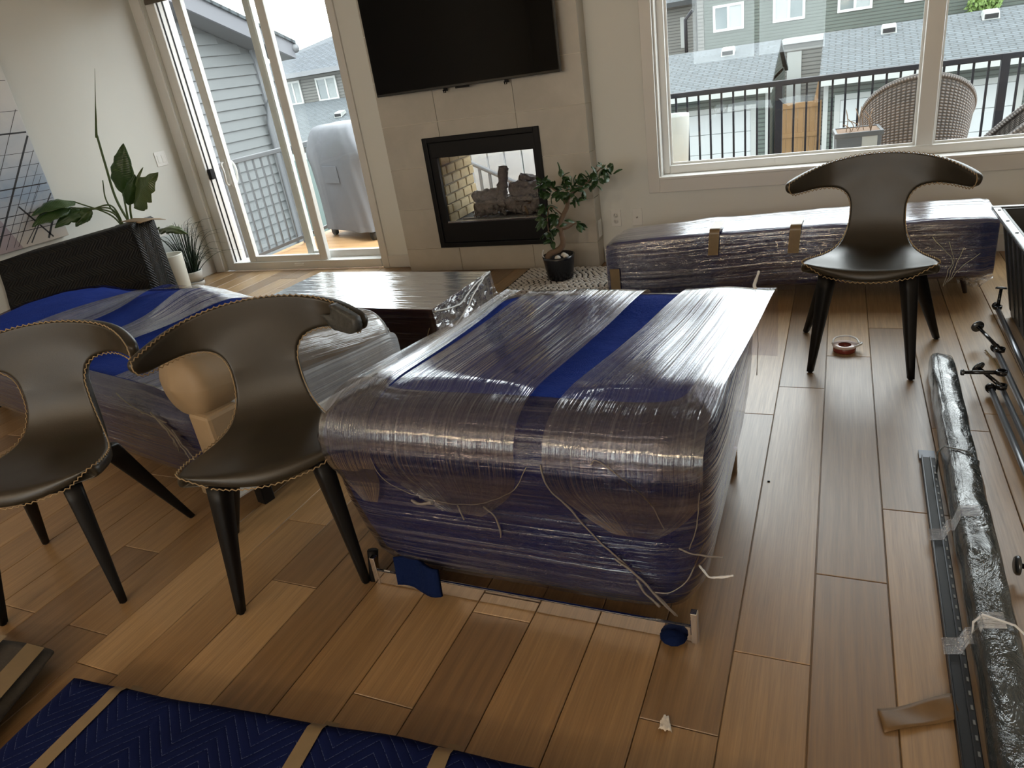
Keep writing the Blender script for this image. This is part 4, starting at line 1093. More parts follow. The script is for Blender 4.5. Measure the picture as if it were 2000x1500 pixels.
# film bands across the top
def band(x0,x1,yr,name='film_band'):
    b=MB()
    def fn(u,v):
        x=lerp(x0,x1,u)+.10*(v-.5); y=lerp(yr[0],yr[1],v)
        m=.105*math.exp(-(((x+1.42)/.34)**2+((y-.80)/.20)**2))+.05*math.exp(-(((x+2.35)/.45)**2+((y-.55)/.30)**2))
        zz=.510+m*.9-.05*max(0,(x+.5))*1.4-.06*max(0,(y-.85))*3+.006*nz((x*9,y*2,0))
        return (x,y,zz)
    b.grid(fn,24,30,uvs=(abs(x1-x0),1)); return b.build(name,M['filmstrap'],sw,False)
band(-2.0,-1.66,(.03,.96)); band(-1.34,-1.06,(.03,.97)); band(-.62,-.26,(.03,.97))
def strandL(pts,r,name,mat): 
    c=catmull(pts,8); rr=[r*(.5+abs(nz((i*.5,r*90,1)))) for i in range(len(c))]
    c=[p+Vector((nz(p*40)*.006,nz(p*40+Vector((9,0,0)))*.004,nz(p*40+Vector((5,5,5)))*.006)) for p in c]
    return MB().tube(c,rr,6).build(name,M[mat],sw,False)
for i in range(9):
    x=-.30+.018*i-.01*(i%3); strandL([(x-.08,-.016,.42-.01*i),(x,-.022,.37-.012*i),(x+.03,-.024,.33-.012*i),(x+.025+.01*(i%2),-.022,.29-.006*i)],.0035,'film_shred','filmtwist')
strandL([(-.62,-.012,.46),(-.52,-.014,.42),(-.40,-.016,.40),(-.28,-.018,.39)],.003,'film_shred','filmtwist')

# ================================================================ COFFEE TABLE
ct=thing('coffee_table','low dark walnut coffee table wrapped in clear film','coffee table',(-2.56,3.42,0),math.radians(-3.2))
cx_,cyq=.655,.325
MB().box((-cx_,-cyq,.255),(cx_,cyq,.300)).build('top',M['darkwood'],ct,False,.004)
MB().box((-cx_+.004,-cyq+.004,.0),(cx_-.004,cyq-.004,.254)).build('body',M['darkwood'],ct,False,.004)
M['filmflat']=m_film('flat_film',.9,42,.12,3.2,.16,.25,.05,.004,hcol=(.6,.62,.64))
b=MB()
def rrect(hx,hy,z,n=40,wr=0):
    pts=[]; 
    for (a,c),(d,e) in zip([(-hx,-hy),(hx,-hy),(hx,hy),(-hx,hy)],[(hx,-hy),(hx,hy),(-hx,hy),(-hx,-hy)]):
        for i in range(n):
            t=i/n; x,y=lerp(a,d,t),lerp(c,e,t); k=1+wr*.02*nz((x*6,y*6,z*9)); pts.append((x*k,y*k,z+wr*.006*nz((x*8,y*8,z))))
    return pts
b.loft([rrect(cx_+.006,cyq+.006,z,40,1 if z<.28 else .15) for z in (.01,.05,.1,.15,.2,.25,.30)],True,False,False); b.build('film_side',M['film'],ct,False)
b=MB(); b.grid(lambda u,v:(lerp(-cx_-.006,cx_+.006,u),lerp(-cyq-.006,cyq+.006,v),.305+.002*nz((u*6,v*12,0))),40,24,uvs=(1.3,.65)); b.build('film_top',M['filmflat'],ct,False)
def crum(u,v):
    y=lerp(-cyq-.01,cyq+.01,u); z=lerp(.005,.31,v); d=.012+.03*abs(nz((y*9,z*9,2)))+.02*abs(nz((y*22,z*22,5)))
    return (cx_+.008+d*math.sin(PI*min(1,max(.0,v*.9+.1))),y,z)
b=MB(); b.grid(crum,44,30,uvs=(.66,.31)); b.build('film_crumple',M['filmcrumple'],ct,False)
for pts in ([(cx_+.015,-cyq,.29),(cx_+.03,-.1,.25),(cx_+.02,.1,.29),(cx_+.012,cyq,.305)],[(cx_+.02,-cyq+.02,.12),(cx_+.045,-.08,.2),(cx_+.04,.06,.26),(cx_+.015,.25,.3)]):
    c=catmull(pts,8); MB().tube([p+Vector((0,0,nz(p*30)*.006)) for p in c],.005,6).build('film_fold',M['filmwhite'],ct,False)
MB().tube(catmull([(cx_-.03,-cyq-.01,.2),(cx_-.05,-cyq-.012,.15),(cx_-.02,-cyq-.012,.13),(cx_-.01,-cyq-.012,.16),(cx_+.01,-cyq-.01,.155)],6),.0025,6).build('film_thread',M['tan'],ct,False)

# ================================================================ WRAPPED BENCH
bn=thing('wrapped_bench','long low bench wrapped in blue blanket and stretch film under the window','wrapped furniture',(-.25,4.28,0))
def bench_ring(x,off=0):
    t=(x+1.26)/2.0
    zt=interp([(0,.335),(.04,.352),(.3,.39),(.6,.41),(1,.415)],t); zb=interp([(0,.012),(.12,.0),(.25,.015),(.5,.07),(.8,.095),(1,.11)],t)
    y0=interp([(0,4.07),(1,4.06)],t); y1=interp([(0,4.40),(.1,4.44),(1,4.50)],t)
    e0=1.0
    if t<.02: e0=.93
    if t>.98: e0=.95
    n=64; ring=[]; cy_,cz=(y0+y1)/2,(zt+zb)/2; a,c_=(y1-y0)/2*e0+off,(zt-zb)/2*e0+off
    for i in range(n):
        th=2*PI*i/n; c,s=math.cos(th),math.sin(th); e=2/9
        y=cy_+a*math.copysign(abs(c)**e,c); z=cz+c_*math.copysign(abs(s)**e,s)
        q=Vector((x,y,z)); ring.append((x,y+.006*nz(q*5),max(.002,z+.007*nz(q*6+Vector((2,0,0))))))
    return ring
xs=[-1.262,-1.255,-1.24]+[-1.22+i*.04 for i in range(49)]+[.725,.738,.744]
b=MB(); b.loft([bench_ring(x) for x in xs],True,True,True); b.build('blanket',M['bluebench'] if 'bluebench' in M else M['blue'],bn)
M['filmbench']=m_film('bench_film',.8,75,.06,2.8,.03,.14,.07,.006,hcol=(.40,.37,.44),tint=(.58,.50,.55),swap=True)
b=MB(); b.loft([bench_ring(x,.009) for x in xs],True,False,True); b.build('film_wrap',M['filmbench'],bn)
for x,dz in ((-.60,0),(-.175,.02)):
    b=MB(); b.grid(lambda u,v:(x-.028+.056*u-.02*v, interp([(0,4.20),(.5,4.052),(1,4.040)],v), interp([(0,.425+dz*.2),(.5,.415+dz*.2),(1,.27)],v)),4,10); b.build('tape_strip',M['tape'],bn)
b=MB(); b.grid(lambda u,v:(-1.235+.06*u,4.046,lerp(.03,.20,v)),3,6); b.build('tape_strip',M['tape'],bn)
for x,y in ((.64,4.14),(.64,4.42),(-1.0,4.14),(-1.0,4.42)):
    MB().tube([(x-.03,y,.15),(x+.005,y,0)],[.018,.010],10).build('leg',plain('bench_leg_wood',(.03,.016,.01),.5) if 'bench_leg_wood' not in bpy.data.materials else bpy.data.materials['bench_leg_wood'],bn)
for k in range(4):
    x=.55+.012*k; c=catmull([(x-.09+.06*k,4.043,.33-.03*k),(x,4.035,.22-.02*k),(x-.01,4.033,.14),(x-.02-.004*k,4.035,.07+.01*k)],7)
    MB().tube([p+Vector((nz(p*30)*.008,0,nz(p*25)*.008)) for p in c],.0011,5).build('film_shred',M['filmwhite'],bn)
b=MB(); b.grid(lambda u,v:(lerp(.60,.75,u),4.06+.10*v+.02*nz((u*6,v*6,0)),.115-.09*v*(.5+.5*math.sin(u*3))+.02*nz((u*9,v*9,1))),14,10); b.build('film_flap',M['filmcrumple'],bn)

# ================================================================ BLACK QUILTED PIECE (left)
bk=thing('quilt_covered_headboard','tall upright piece draped in a black quilted moving pad at the left','wrapped furniture',(-4.95,3.4,0))
TA,TB=Vector((-5.36,3.03,.655)),Vector((-4.50,3.50,.768)); TD=Vector((-.085,.27,0))
BA,BBv=Vector((-5.36,2.95,.0)),Vector((-4.44,3.42,.03))
def slab(u,v):     # front face, v up, slight drape folds
    p=BA.lerp(BBv,u).lerp(TA.lerp(TB,u),v); n=Vector((.35,-.93,0)); return p+n*(.012*nz((u*5,v*3,0))+.010*math.sin(u*9)*(1-v))
b=MB(); nu=40; nv=24
sec=[]
for i in range(nu+1):
    u=i/nu; t=TA.lerp(TB,u); bt=BA.lerp(BBv,u); d=TD.copy()
    if u<.5: d.x=max(d.x,-5.372-t.x)
    ring=[slab(u,j/nv) for j in range(nv)]+[t+Vector((.0,-.0,-.012)),t+Vector((0,.02,.004)),t+d*.5+Vector((0,0,.006)),t+d+Vector((0,-.02,.004)),t+d+Vector((0,0,-.012))]+[Vector((max(-5.372,(bt+d).x),(bt+d).y+.03,0)).lerp(t+d,1-j/8) for j in range(1,9)]
    sec.append(ring)
b.loft(sec,False,True,True); 
ob=b.build('quilted_pad',M['blackquilt'],bk)
# fold of the pad at its right corner
b=MB(); b.grid(lambda u,v:tuple(TB.lerp(TB+TD,u*.9)+Vector((.035*(1-v)*(.4+.6*u)+.008,-.02+.02*math.sin(u*7)*(1-v),-(1-v)*.72-.004))),10,20,uvs=(.27,.72)); ob=b.build('pad_fold',M['blackquilt'],bk); sd=ob.modifiers.new('s','SOLIDIFY'); sd.thickness=.012
b=MB(); b.grid(lambda u,v:(lerp(-4.72,-4.47,u)+.03*v,lerp(3.60,3.80,v)-.05*u,.775-.05*max(0,v-.5)-.03*max(0,u-.7)),10,8); ob=b.build('brown_paper',M['kraft'],bk); sd=ob.modifiers.new('s','SOLIDIFY'); sd.thickness=.004

# ================================================================ FOREGROUND PAD AND FELT
fgp=thing('quilt_wrapped_panel','flat panel wrapped in a dark blue quilted pad and tan tape at the bottom edge','wrapped furniture',(-1.0,.52,0),math.radians(5.4))
def pad_pt(u,v):
    x=lerp(-.85,1.0,u); y=lerp(-.34,.345,v); e=min(1,min(u,1-u)*22,min(v,1-v)*14)
    e=math.sqrt(max(0,1-(1-e)**2))
    wv=.006*nz((x*3,y*4,0))+.004*nz((x*8,y*8,3))
    return (x+.012*nz((y*3,0,1)),y+.010*nz((x*3,1,0)),.004+.092*e+wv*e)
b=MB(); b.grid(pad_pt,70,40,uvs=(1.85,.69))
ob=b.build('quilted_pad',M['bluequilt'],fgp,False)
b=MB(); b.box((-.83,-.32,0),(.98,.33,.05)); b.build('panel_core',M['felt'],fgp,False)
def pad_tape(x,wd,v0=-.34,v1=.352):
    b=MB()
    def fn(u,v):
        y=lerp(v0,v1,v); xx=x+wd*(u-.5)*(1-.3*v)+.008*nz((v*3,x,0))
        p=pad_pt((xx+.85)/1.85,(min(.344,y)+.34)/.685); z=p[2]+.004
        if v>.97: z=.05
        return (xx,y+(.006 if v>.97 else 0),z)
    b.grid(fn,4,40); return b.build('tape_strip',M['tape'],fgp,False)
pad_tape(-.635,.052); pad_tape(-.02,.056); pad_tape(.305,.052); pad_tape(.80,.05)
b=MB(); b.tube([Vector(pad_pt(.004,v/20))+Vector((-.001,0,.003)) for v in range(21)],.0035,6); b.build('edge_binding',plain('pale_blue_binding',(.16,.22,.55),.7),fgp,False)
fe=thing('grey_felt_blanket','folded grey felt blanket with tan tape at the bottom left corner','blanket',(-2.1,.55,0),math.radians(12))
prof=[(-.30,.012),(-.22,.10),(-.10,.125),(.03,.12),(.12,.10),(.165,.075),(.15,.045),(.08,.035),(-.02,.05),(-.12,.05)]
pc_=catmull([(a,0,c) for a,c in prof],6)
b=MB(); nv=24
b.grid(lambda u,v:(pc_[int(round(u*(len(pc_)-1)))].x-.10*(v-.5)+.01*nz((v*4,u*4,0)), lerp(-.32,.27,v)+.015*nz((u*5,v*2,1)), max(.006,pc_[int(round(u*(len(pc_)-1)))].z*(1-.25*v)+.006*nz((u*7,v*5,2)))),len(pc_)-1,nv)
ob=b.build('felt_fold',M['felt'],fe,False); sd=ob.modifiers.new('s','SOLIDIFY'); sd.thickness=.014
b=MB(); b.grid(lambda u,v:(-.03+.05*u-.10*(v-.5),lerp(-.32,.275,v),.133*(1-.25*v)+.006),4,20); b.build('tape_strip',M['tape'],fe,False)
b=MB(); b.grid(lambda u,v:(.10+.055*u-.10*(v-.5),lerp(-.32,.26,v),(.118-.02*u)*(1-.25*v)+.005),4,20); b.build('tape_strip',M['tape'],fe,False)

# ================================================================ RIGHT SIDE THINGS
fo=thing('foil_wrapped_bar','long bar wrapped in crinkled dark plastic lying along the right edge','wrapped bar',(.39,2.0,0))
def m_foil():
    t=NT('crinkled_black_plastic'); c=t.coord()
    a=t.noise(t.mapping(c,(9,5,9)),1.4,5,.65,1.2); v=t.n('ShaderNodeTexVoronoi'); t.l(t.mapping(c,(22,9,22)),v.inputs['Vector']); v.inputs['Scale'].default_value=1.0
    h=t.math('ADD',t.math('MULTIPLY',a,1.4),t.math('MULTIPLY',v.outputs[0],.5))
    t.principled(t.mix(a,(.014,.018,.02),(.06,.072,.076)),.15,0,t.bump(h,.75,.016),.7,**{'Coat Weight':.5,'Coat Roughness':.08}); return t.m
M['foil']=m_foil()
rings=[]
ys=[.80+.03*i for i in range(80)]
for y in ys:
    t=(y-.8)/2.37; xl=lerp(.327,.388,t); wd=.088; zt=.10
    e=1.0
    if y>3.05: e=max(.25,1-((y-3.05)/.13)**2*.8)
    pts=[(xl+.002,.004),(xl-.004,.03),(xl-.003,.06),(xl+.002,zt-.012),(xl+.010,zt),(xl+wd*.35,zt+.004),(xl+wd*.7,zt*1.0),(xl+wd-.006,zt-.006),(xl+wd+.003,zt-.03),(xl+wd+.004,.05),(xl+wd,.004)]
    ring=[]
    for x,z in pts:
        q=Vector((x*16,y*9,z*16)); xx=xl+wd/2+(x-xl-wd/2)*(.45+.55*e)
        ring.append((xx+.004*nz(q),y+.004*nz(q*1.3),max(.002,z*(.5+.5*e)+.005*nz(q+Vector((7,0,0)))+.003*nz(q*2.3))))
    rings.append(ring)
b=MB(); b.loft(rings,True,True,True); ob=b.build('plastic_wrap',M['foil'],fo)
for y in (1.52,2.30):
    b=MB(); b.tube([(.345,y,.02),(.342,y+.01,.09),(.36,y+.02,.108),(.42,y+.0,.107),(.452,y-.02,.085),(.455,y-.03,.02)],.003,6); b.build('wrap_crease',M['filmwhite'] if y<2 else M['foil'],fo)
rl=thing('black_track_rail','black slotted metal track lying against the wrapped bar','metal track',(.31,1.8,0))
def rail_x(y): return .2775+(y-.8)*.0190
b=MB(); 
def rbox(dx0,dx1,z0,z1,y0,y1): return [(rail_x(y0)+dx0,y0,z0),(rail_x(y0)+dx1,y0,z0),(rail_x(y1)+dx1,y1,z0),(rail_x(y1)+dx0,y1,z0),(rail_x(y0)+dx0,y0,z1),(rail_x(y0)+dx1,y0,z1),(rail_x(y1)+dx1,y1,z1),(rail_x(y1)+dx0,y1,z1)]
MB().hexa(rbox(0,.042,0,.016,.8,2.40)).build('channel',plain('dull_black_metal',(.007,.007,.008),.5,0,.3),rl,True,.002)
MB().hexa(rbox(0,.0045,.016,.024,.8,2.40)).build('outer_lip',M['blackmetal'],rl,True,.001)
MB().hexa(rbox(.026,.029,.016,.0205,.8,2.40)).build('inner_rib',M['blackmetal'],rl)
MB().hexa(rbox(-.004,.044,0,.010,2.40,2.455)).build('end_plate',plain('grey_plate',(.12,.13,.15),.4,.4),rl)
sl=MB().box((-.0022,-.006,0),(.0022,.006,.0012)).mesh('slot'); sl.materials.append(plain('slot_light',(.16,.165,.165),.5))
for i in range(38):
    y=.86+i*.040; o=link('slot',sl,None,rl); o.location=(rail_x(y)+.0355,y,.0162)
for y in (1.49,1.93): 
    b=MB(); b.grid(lambda u,v:(rail_x(y)-.008+.12*u,y+.055*v+.03*u-.015,(.027 if u<.45 else .108)*1.0 if abs(u-.45)>.06 else .06),10,3); b.build('clear_tape',M['filmcrumple'],rl)
tp=tag(None,None) if False else None
b=MB(); b.grid(lambda u,v:(lerp(.150,.300,u)-.012*v,1.235+.075*u+.060*v-.0,.003+.012*u*u+.004*math.sin(u*6+v*3)),16,6); ob=b.build('brown_tape_piece',plain('brown_tape',(.15,.088,.038),.5,spec=.25,var=.2,vs=30)); sd=ob.modifiers.new('s','SOLIDIFY'); sd.thickness=.0008
tag(ob,'loose strip of brown packing tape sticking out beside the wrapped bar','tape')
# rods
def rod(name,label,p,q,z,r,fin=True,arm=None):
    o=thing(name,label,'curtain rod',(p[0],p[1],0),0,'black curtain rods on the floor')
    P,Q=Vector((*p,z)),Vector((*q,z)); MB().tube([P,Q],r,12).build('pole',M['rodmetal'],o)
    d=(Q-P).normalized()
    if fin: MB().tube([P,P-d*.02,P-d*.035],[r*1.5,r*1.7,r*.9],12).build('end_cap',M['gloss_black'],o)
    for (a,c,dsc) in (arm or []):
        a,c=Vector(a),Vector(c); br=MB().tube([a,c],[.008,.007],10).build('bracket_arm',M['gloss_black'],o)
        dd=(c-a).normalized(); MB().tube([c,c+dd*.006,c+dd*.010],[dsc,dsc,dsc*.85],20).build('wall_plate',M['rodplate'],br)
        tr=[]; ax=dd.orthogonal().normalized()
        MB().lathe([(.014,-.008),(.019,-.008),(.019,.008),(.014,.008)],16,tuple(a)).build('ring_clamp',M['gloss_black'],br)
    return o
M['rodmetal']=plain('rod_metal',(.16,.165,.18),.28,.85)
M['rodplate']=plain('rod_plate',(.10,.11,.12),.25,.7)
rod('curtain_rod','black curtain rod lying against the storage tote',(.735,3.83),(.722,2.95),.035,.011,True,[((.733,3.80,.045),(.742,3.83,.125),.024)])
rod('curtain_rod','black curtain rod with raised round bracket plate, middle of the rods',(.655,3.31),(.668,2.0),.035,.011,True,[((.662,3.27,.05),(.602,3.44,.085),.026)])
rod('curtain_rod','black curtain rod with two bracket arms, nearest the wrapped bar',(.583,2.92),(.600,1.7),.030,.011,True,[((.612,2.91,.05),(.545,2.985,.090),.026),((.600,2.885,.12),(.478,2.875,.120),.012)])
rod('curtain_rod','thin black curtain rod between the two others',(.620,2.93),(.640,1.7),.030,.010,False,[((.63,1.83,.04),(.487,1.825,.045),.026)])
bd=MB()
for i in range(22):
    t=i/21; c=(.628+.010*math.sin(t*3)+.02*t,3.36-.30*t,.006); bd.lathe([(0,-.005),(.005,0),(0,.005)],6,c)
tag(bd.build('bead_chain',plain('wood_bead',(.36,.30,.18),.5)),'thin beaded pull chain beside the curtain rods','chain')
# storage tote
tt=thing('storage_tote','open black plastic storage tote at the right edge behind the rods','storage bin',(.98,3.42,0))
tm=plain('tote_plastic',(.014,.015,.016),.35,var=.2)
x0,x1,y0,y1=.79,1.22,3.02,3.80; X0,X1,Y0,Y1=.705,1.30,2.94,3.88; ZT=.50
b=MB(); t_=.012
outer=[(x0,y0,.0),(x1,y0,0),(x1,y1,0),(x0,y1,0),(X0,Y0,ZT),(X1,Y0,ZT),(X1,Y1,ZT),(X0,Y1,ZT)]
inn=[(x0+t_,y0+t_,.012),(x1-t_,y0+t_,.012),(x1-t_,y1-t_,.012),(x0+t_,y1-t_,.012),(X0+t_,Y0+t_,ZT),(X1-t_,Y0+t_,ZT),(X1-t_,Y1-t_,ZT),(X0+t_,Y1-t_,ZT)]
fs=[(0,3,2,1)]+[(i,(i+1)%4,4+(i+1)%4,4+i) for i in range(4)]+[(8,9,10,11)]+[(8+i,12+i,12+(i+1)%4,8+(i+1)%4) for i in range(4)]+[(4+i,4+(i+1)%4,12+(i+1)%4,12+i) for i in range(4)]
b.add(outer+inn,fs); b.build('bin_body',tm,tt,True,.008)
b=MB(); rw=.035
for a,c in (((X0-rw,Y0-rw),(X1+rw,Y0)),((X0-rw,Y1),(X1+rw,Y1+rw)),((X0-rw,Y0),(X0,Y1)),((X1,Y0),(X1+rw,Y1))): b.box((a[0],a[1],ZT-.015),(c[0],c[1],ZT+.006))
b.build('rim',plain('tote_rim',(.03,.032,.035),.25),tt,True,.006)
for i in range(5):
    y=3.0+i*.2
    MB().tube([(X0-rw*.5,y+.02,ZT+.004),(X0-rw*.5,y+.02,ZT+.0075)],.007,12).build('rim_hole',M['black'],tt)
for i in range(8):
    y=3.05+i*.105; f=(y-y0)/(y1-y0)
    MB().hexa([(x0-.008,y,.03),(x0+.01,y,.03),(x0+.01,y+.025,.03),(x0-.008,y+.025,.03),(X0-.004,y,.47),(X0+.01,y,.47),(X0+.01,y+.025,.47),(X0-.004,y+.025,.47)]).build('rib',tm,tt,True,.003)
# tape roll & scrap
tr=thing('red_tape_roll','small red and clear packing tape roll on the floor near the chair','tape roll',(.072,3.34,0),math.radians(-8))
MB().lathe([(.026,.0),(.047,.0),(.049,.004),(.049,.020),(.047,.023),(.026,.023),(.026,.0)],32,(0,0,0),False).build('red_roll',plain('red_tape',(.22,.045,.035),.25,var=.3,vs=60),tr,False)
b=MB(); b.tube(catmull([(-.052,-.01,.036),(-.045,.03,.048),(0,.052,.052),(.04,.04,.048),(.062,.0,.040)],8),.004,8); b.build('clear_coil',M['filmwhite'],tr,False)
b=MB(); b.tube(catmull([(.045,-.02,.030),(.066,-.01,.04),(.068,.02,.036),(.05,.03,.028)],8),.005,8); b.build('clear_tail',M['filmwhite'],tr,False)
MB().lathe([(.028,.0225),(.052,.023),(.053,.030),(.028,.030)],32,(0,0,0),False).build('clear_flange',plain('pinkish_clear',(.62,.50,.47),.15),tr,False)
b=MB()
def scr(u,v):
    x=lerp(-.012,.012,u)*(.5+.8*v); y=.04*(.5-v); z=.004+.010*abs(nz((u*4,v*5,1)))+.006*abs(math.sin(u*5+v*4)); return (-.306+x+.006*v,1.125+y,z)
b.grid(scr,8,10); ob=b.build('paper_scrap',plain('white_scrap',(.70,.66,.60),.6)); sd=ob.modifiers.new('s','SOLIDIFY'); sd.thickness=.001
tag(ob,'crumpled white scrap of film on the floor in front of the wrapped armchair','scrap')
tag(MB().lathe([(0,0),(.004,0),(.005,.002),(0,.004)],8,(-.165,2.18,0)).build('floor_speck',M['black']),'tiny black crumb on the floor right of the wrapped armchair','crumb')
# ================================================================ RUG
rg=thing('woven_rug','chunky black and cream woven rug in front of the fireplace','rug',(-1.35,4.15,0))
RX0,RX1,RY0,RY1=-2.06,-.66,3.52,4.735
MB().box((RX0,RY0,.0),(RX1,RY1,.010)).build('backing',plain('rug_dark',(.018,.016,.016),.95),rg)
b=MB(); r5=random.Random(2)
y=RY0+.012; row=0
while y<RY1-.01:
    x=RX0+.01+(row%2)*.018
    while x<RX1-.03:
        L=r5.uniform(.030,.042); hw=r5.uniform(.0075,.0095); sk=r5.uniform(-.004,.004); z0=.010; z1=r5.uniform(.016,.021)
        c=(x+L/2,y)
        ring=[(-L/2,0),(-L/4,-hw),(L/4,-hw+sk*.3),(L/2,sk*.5),(L/4,hw+sk*.3),(-L/4,hw)]
        lo=[(c[0]+p,c[1]+q,z0) for p,q in ring]; hi=[(c[0]+p*.6,c[1]+q*.55,z1) for p,q in ring]
        b.add(lo+hi,[(6,7,8,9,10,11)]+[(i,(i+1)%6,6+(i+1)%6,6+i) for i in range(6)],None,True)
        x+=L+.006
    y+=.0225; row+=1
b.build('yarn_loops',plain('rug_cream',(.55,.52,.48),.95,var=.25,vs=40),rg,kind='stuff',fix=False)
b=MB(); b.grid(lambda u,v:(lerp(-.98,-.64,u),lerp(4.02,4.18,v),.012+.035*math.sin(PI*v)*(.4+.6*u)),10,10); ob=b.build('curled_corner',plain('rug_curl',(.10,.10,.10),.95,var=.8,vs=80),rg); sd=ob.modifiers.new('s','SOLIDIFY'); sd.thickness=.01

# ================================================================ PLANTS
def m_leaf(name,a,b_,rough=.35):
    t=NT(name); u=t.coord('UV'); w_=t.n('ShaderNodeTexWave',wave_type='BANDS',bands_direction='Y'); t.l(u,w_.inputs['Vector']); w_.inputs['Scale'].default_value=6; w_.inputs['Distortion'].default_value=1.0
    n=t.noise(t.coord(),9,3); col=t.mix(n,a,b_)
    p=t.principled(col,rough,0,t.bump(w_.outputs[1],.25,.006)); return t.m
M['leaf']=m_leaf('bird_leaf',(.014,.042,.009),(.045,.095,.02))
M['leaf_pale']=m_leaf('bird_leaf_pale',(.045,.08,.022),(.11,.15,.055))
M['ficus']=m_leaf('ficus_leaf',(.012,.035,.010),(.035,.085,.02),.3)
M['stem']=plain('green_stem',(.05,.085,.02),.5)
M['grassy']=plain('grass_blade',(.015,.035,.018),.45,var=.4,vs=20)
def big_leaf(parent,base,tip,width,normal,name='leaf',mat='leaf',droop=0.0,fold=.25,tear=0.0,seed=0):
    base,tip=Vector(base),Vector(tip); d=tip-base; L=d.length; nrm=Vector(normal).normalized(); side=d.cross(nrm).normalized(); nrm=side.cross(d).normalized()
    def fn(u,v):
        s=(u-.5)*2; wv=width*(math.sin(PI*min(1,v**.75))**.8)*(1-.15*v)+.0008
        c=base+d*v+Vector((0,0,-droop*v*v*L))
        e=wv*s*(1+tear*nz((v*9,s,seed)))
        return tuple(c+side*e+nrm*(-abs(s)*wv*fold+.012*nz((v*4,s*2,seed)))+nrm*.10*L*math.sin(PI*v))
    b=MB(); b.grid(fn,10,18,uvs=(1,1.6)); o=b.build(name,M[mat],parent); m=o.modifiers.new('s','SOLIDIFY'); m.thickness=.0012
    return o
bp=thing('bird_of_paradise_plant','tall leafy bird of paradise plant in a brown pot behind the black pad','potted plant',(-4.97,3.86,0))
PX,PY=-4.97,3.86
MB().lathe([(.075,0),(.10,.66),(.105,.665),(.105,.71),(.095,.71),(.09,.66),(0,.65)],32,(PX,PY,0)).build('pot',plain('brown_pot',(.045,.028,.022),.5),bp)
st=lambda pts,r0,r1,mat='stem',par=bp: MB().tube(catmull(pts,8),[lerp(r0,r1,i/(len(catmull(pts,8))-1)) for i in range(len(catmull(pts,8)))],7).build('stem',M[mat],par)
sx=lambda x:x*.9625; sz=lambda z:1.434-(1.434-z)*.9625
st([(PX+.02,PY,.66),(sx(-5.213),PY,sz(.875)),(sx(-5.192),PY,sz(1.15)),(sx(-5.168),PY,sz(1.357))],.010,.008)
big=MB(); c=catmull([(sx(-5.175),PY,sz(1.34)),(sx(-5.168),PY,sz(1.37)),(sx(-5.10),PY,sz(1.50)),(sx(-5.057),PY,sz(1.583)),(sx(-4.94),PY,sz(1.80))],8)
MB().tube(c,[.004,.013]+[lerp(.012,.001,(i/(len(c)-3))**.8) for i in range(len(c)-2)],7).build('rolled_leaf',M['stem'],bp)
st([(PX+.0,PY-.02,.66),(sx(-5.154),PY,sz(.75)),(sx(-5.114),PY,sz(.917))],.009,.006)
big_leaf(bp,(sx(-5.116),PY,sz(.91)),(sx(-4.955),PY+.03,sz(1.275)),.085,(.55,-.8,.1),'leaf','leaf',0,.3,.15,1)
st([(PX+.02,PY,.66),(sx(-5.07),PY-.02,sz(.80)),(sx(-5.01),PY-.02,sz(.875))],.009,.006)
big_leaf(bp,(sx(-5.02),PY-.02,sz(.80)),(sx(-4.64),PY-.02,sz(1.045)),.095,(.3,-.9,.35),'leaf','leaf_pale',0,.35,.35,2)
big_leaf(bp,(sx(-5.06),PY-.03,sz(.83)),(sx(-4.86),PY-.04,sz(1.05)),.055,(.8,-.5,.2),'leaf','leaf',0,.4,.3,3)
big_leaf(bp,(sx(-5.02),PY-.02,sz(.86)),(sx(-4.80),PY-.0,sz(1.09)),.022,(.3,-.9,.2),'leaf','leaf_pale',0,.5,.1,4)
st([(PX,PY-.03,.66),(sx(-5.30),PY-.02,sz(.86)),(sx(-5.26),PY-.02,sz(1.03))],.007,.004)
# drooping leaves towards the wall on the left
for k,(b0,tp_,wd,nm,sd_) in enumerate((((-5.20,3.66,.93),(-5.30,3.36,.98),.085,(.5,.2,1),11),((-5.22,3.62,.90),(-5.31,3.34,.90),.07,(.7,-.2,.7),12),((-5.18,3.68,.86),(-5.28,3.48,.84),.055,(.8,-.3,.4),13),((-5.14,3.72,.86),(-5.22,3.60,.80),.05,(.8,-.4,.3),14))):
    big_leaf(bp,b0,tp_,wd,nm,'leaf','leaf',.25,.3,.4,sd_)
    st([(PX-.03,PY-.03,.67),(-5.06+.02*k,3.79,.80+.02*k),b0],.008,.005)
w2=thing('white_floor_planter','tall cream cylinder planter with one drooping leaf beside the black pad','potted plant',(-5.03,4.13,0))
MB().lathe([(.098,0),(.108,.012),(.124,.37),(.123,.378),(.113,.375),(.108,.31),(0,.305)],40,(-5.03,4.13,0)).build('pot',plain('cream_ceramic',(.70,.69,.62),.4),w2)
MB().tube(catmull([(-5.10,4.10,.30),(-5.08,4.08,.46),(-4.99,4.06,.58),(-4.90,4.05,.625)],8),.007,7).build('stem',M['stem'],w2)
big_leaf(w2,(-4.93,4.06,.60),(-4.60,4.04,.60),.055,(.1,-.35,1),'leaf','leaf_pale',.12,.45,.5,21)
g3=thing('spiky_grass_plant','dark spiky grass plant in a small white pot on a saucer by the door','potted plant',(-5.215,4.49,0))
MB().lathe([(.075,0),(.078,.035),(.078,.04)],32,(-5.215,4.49,0)).build('saucer',M['white'],g3)
MB().lathe([(.066,.045),(.085,.13),(.084,.135),(.076,.13),(.07,.10),(0,.10)],32,(-5.215,4.49,0)).build('pot',M['white'],g3)
b=MB(); r6=random.Random(4)
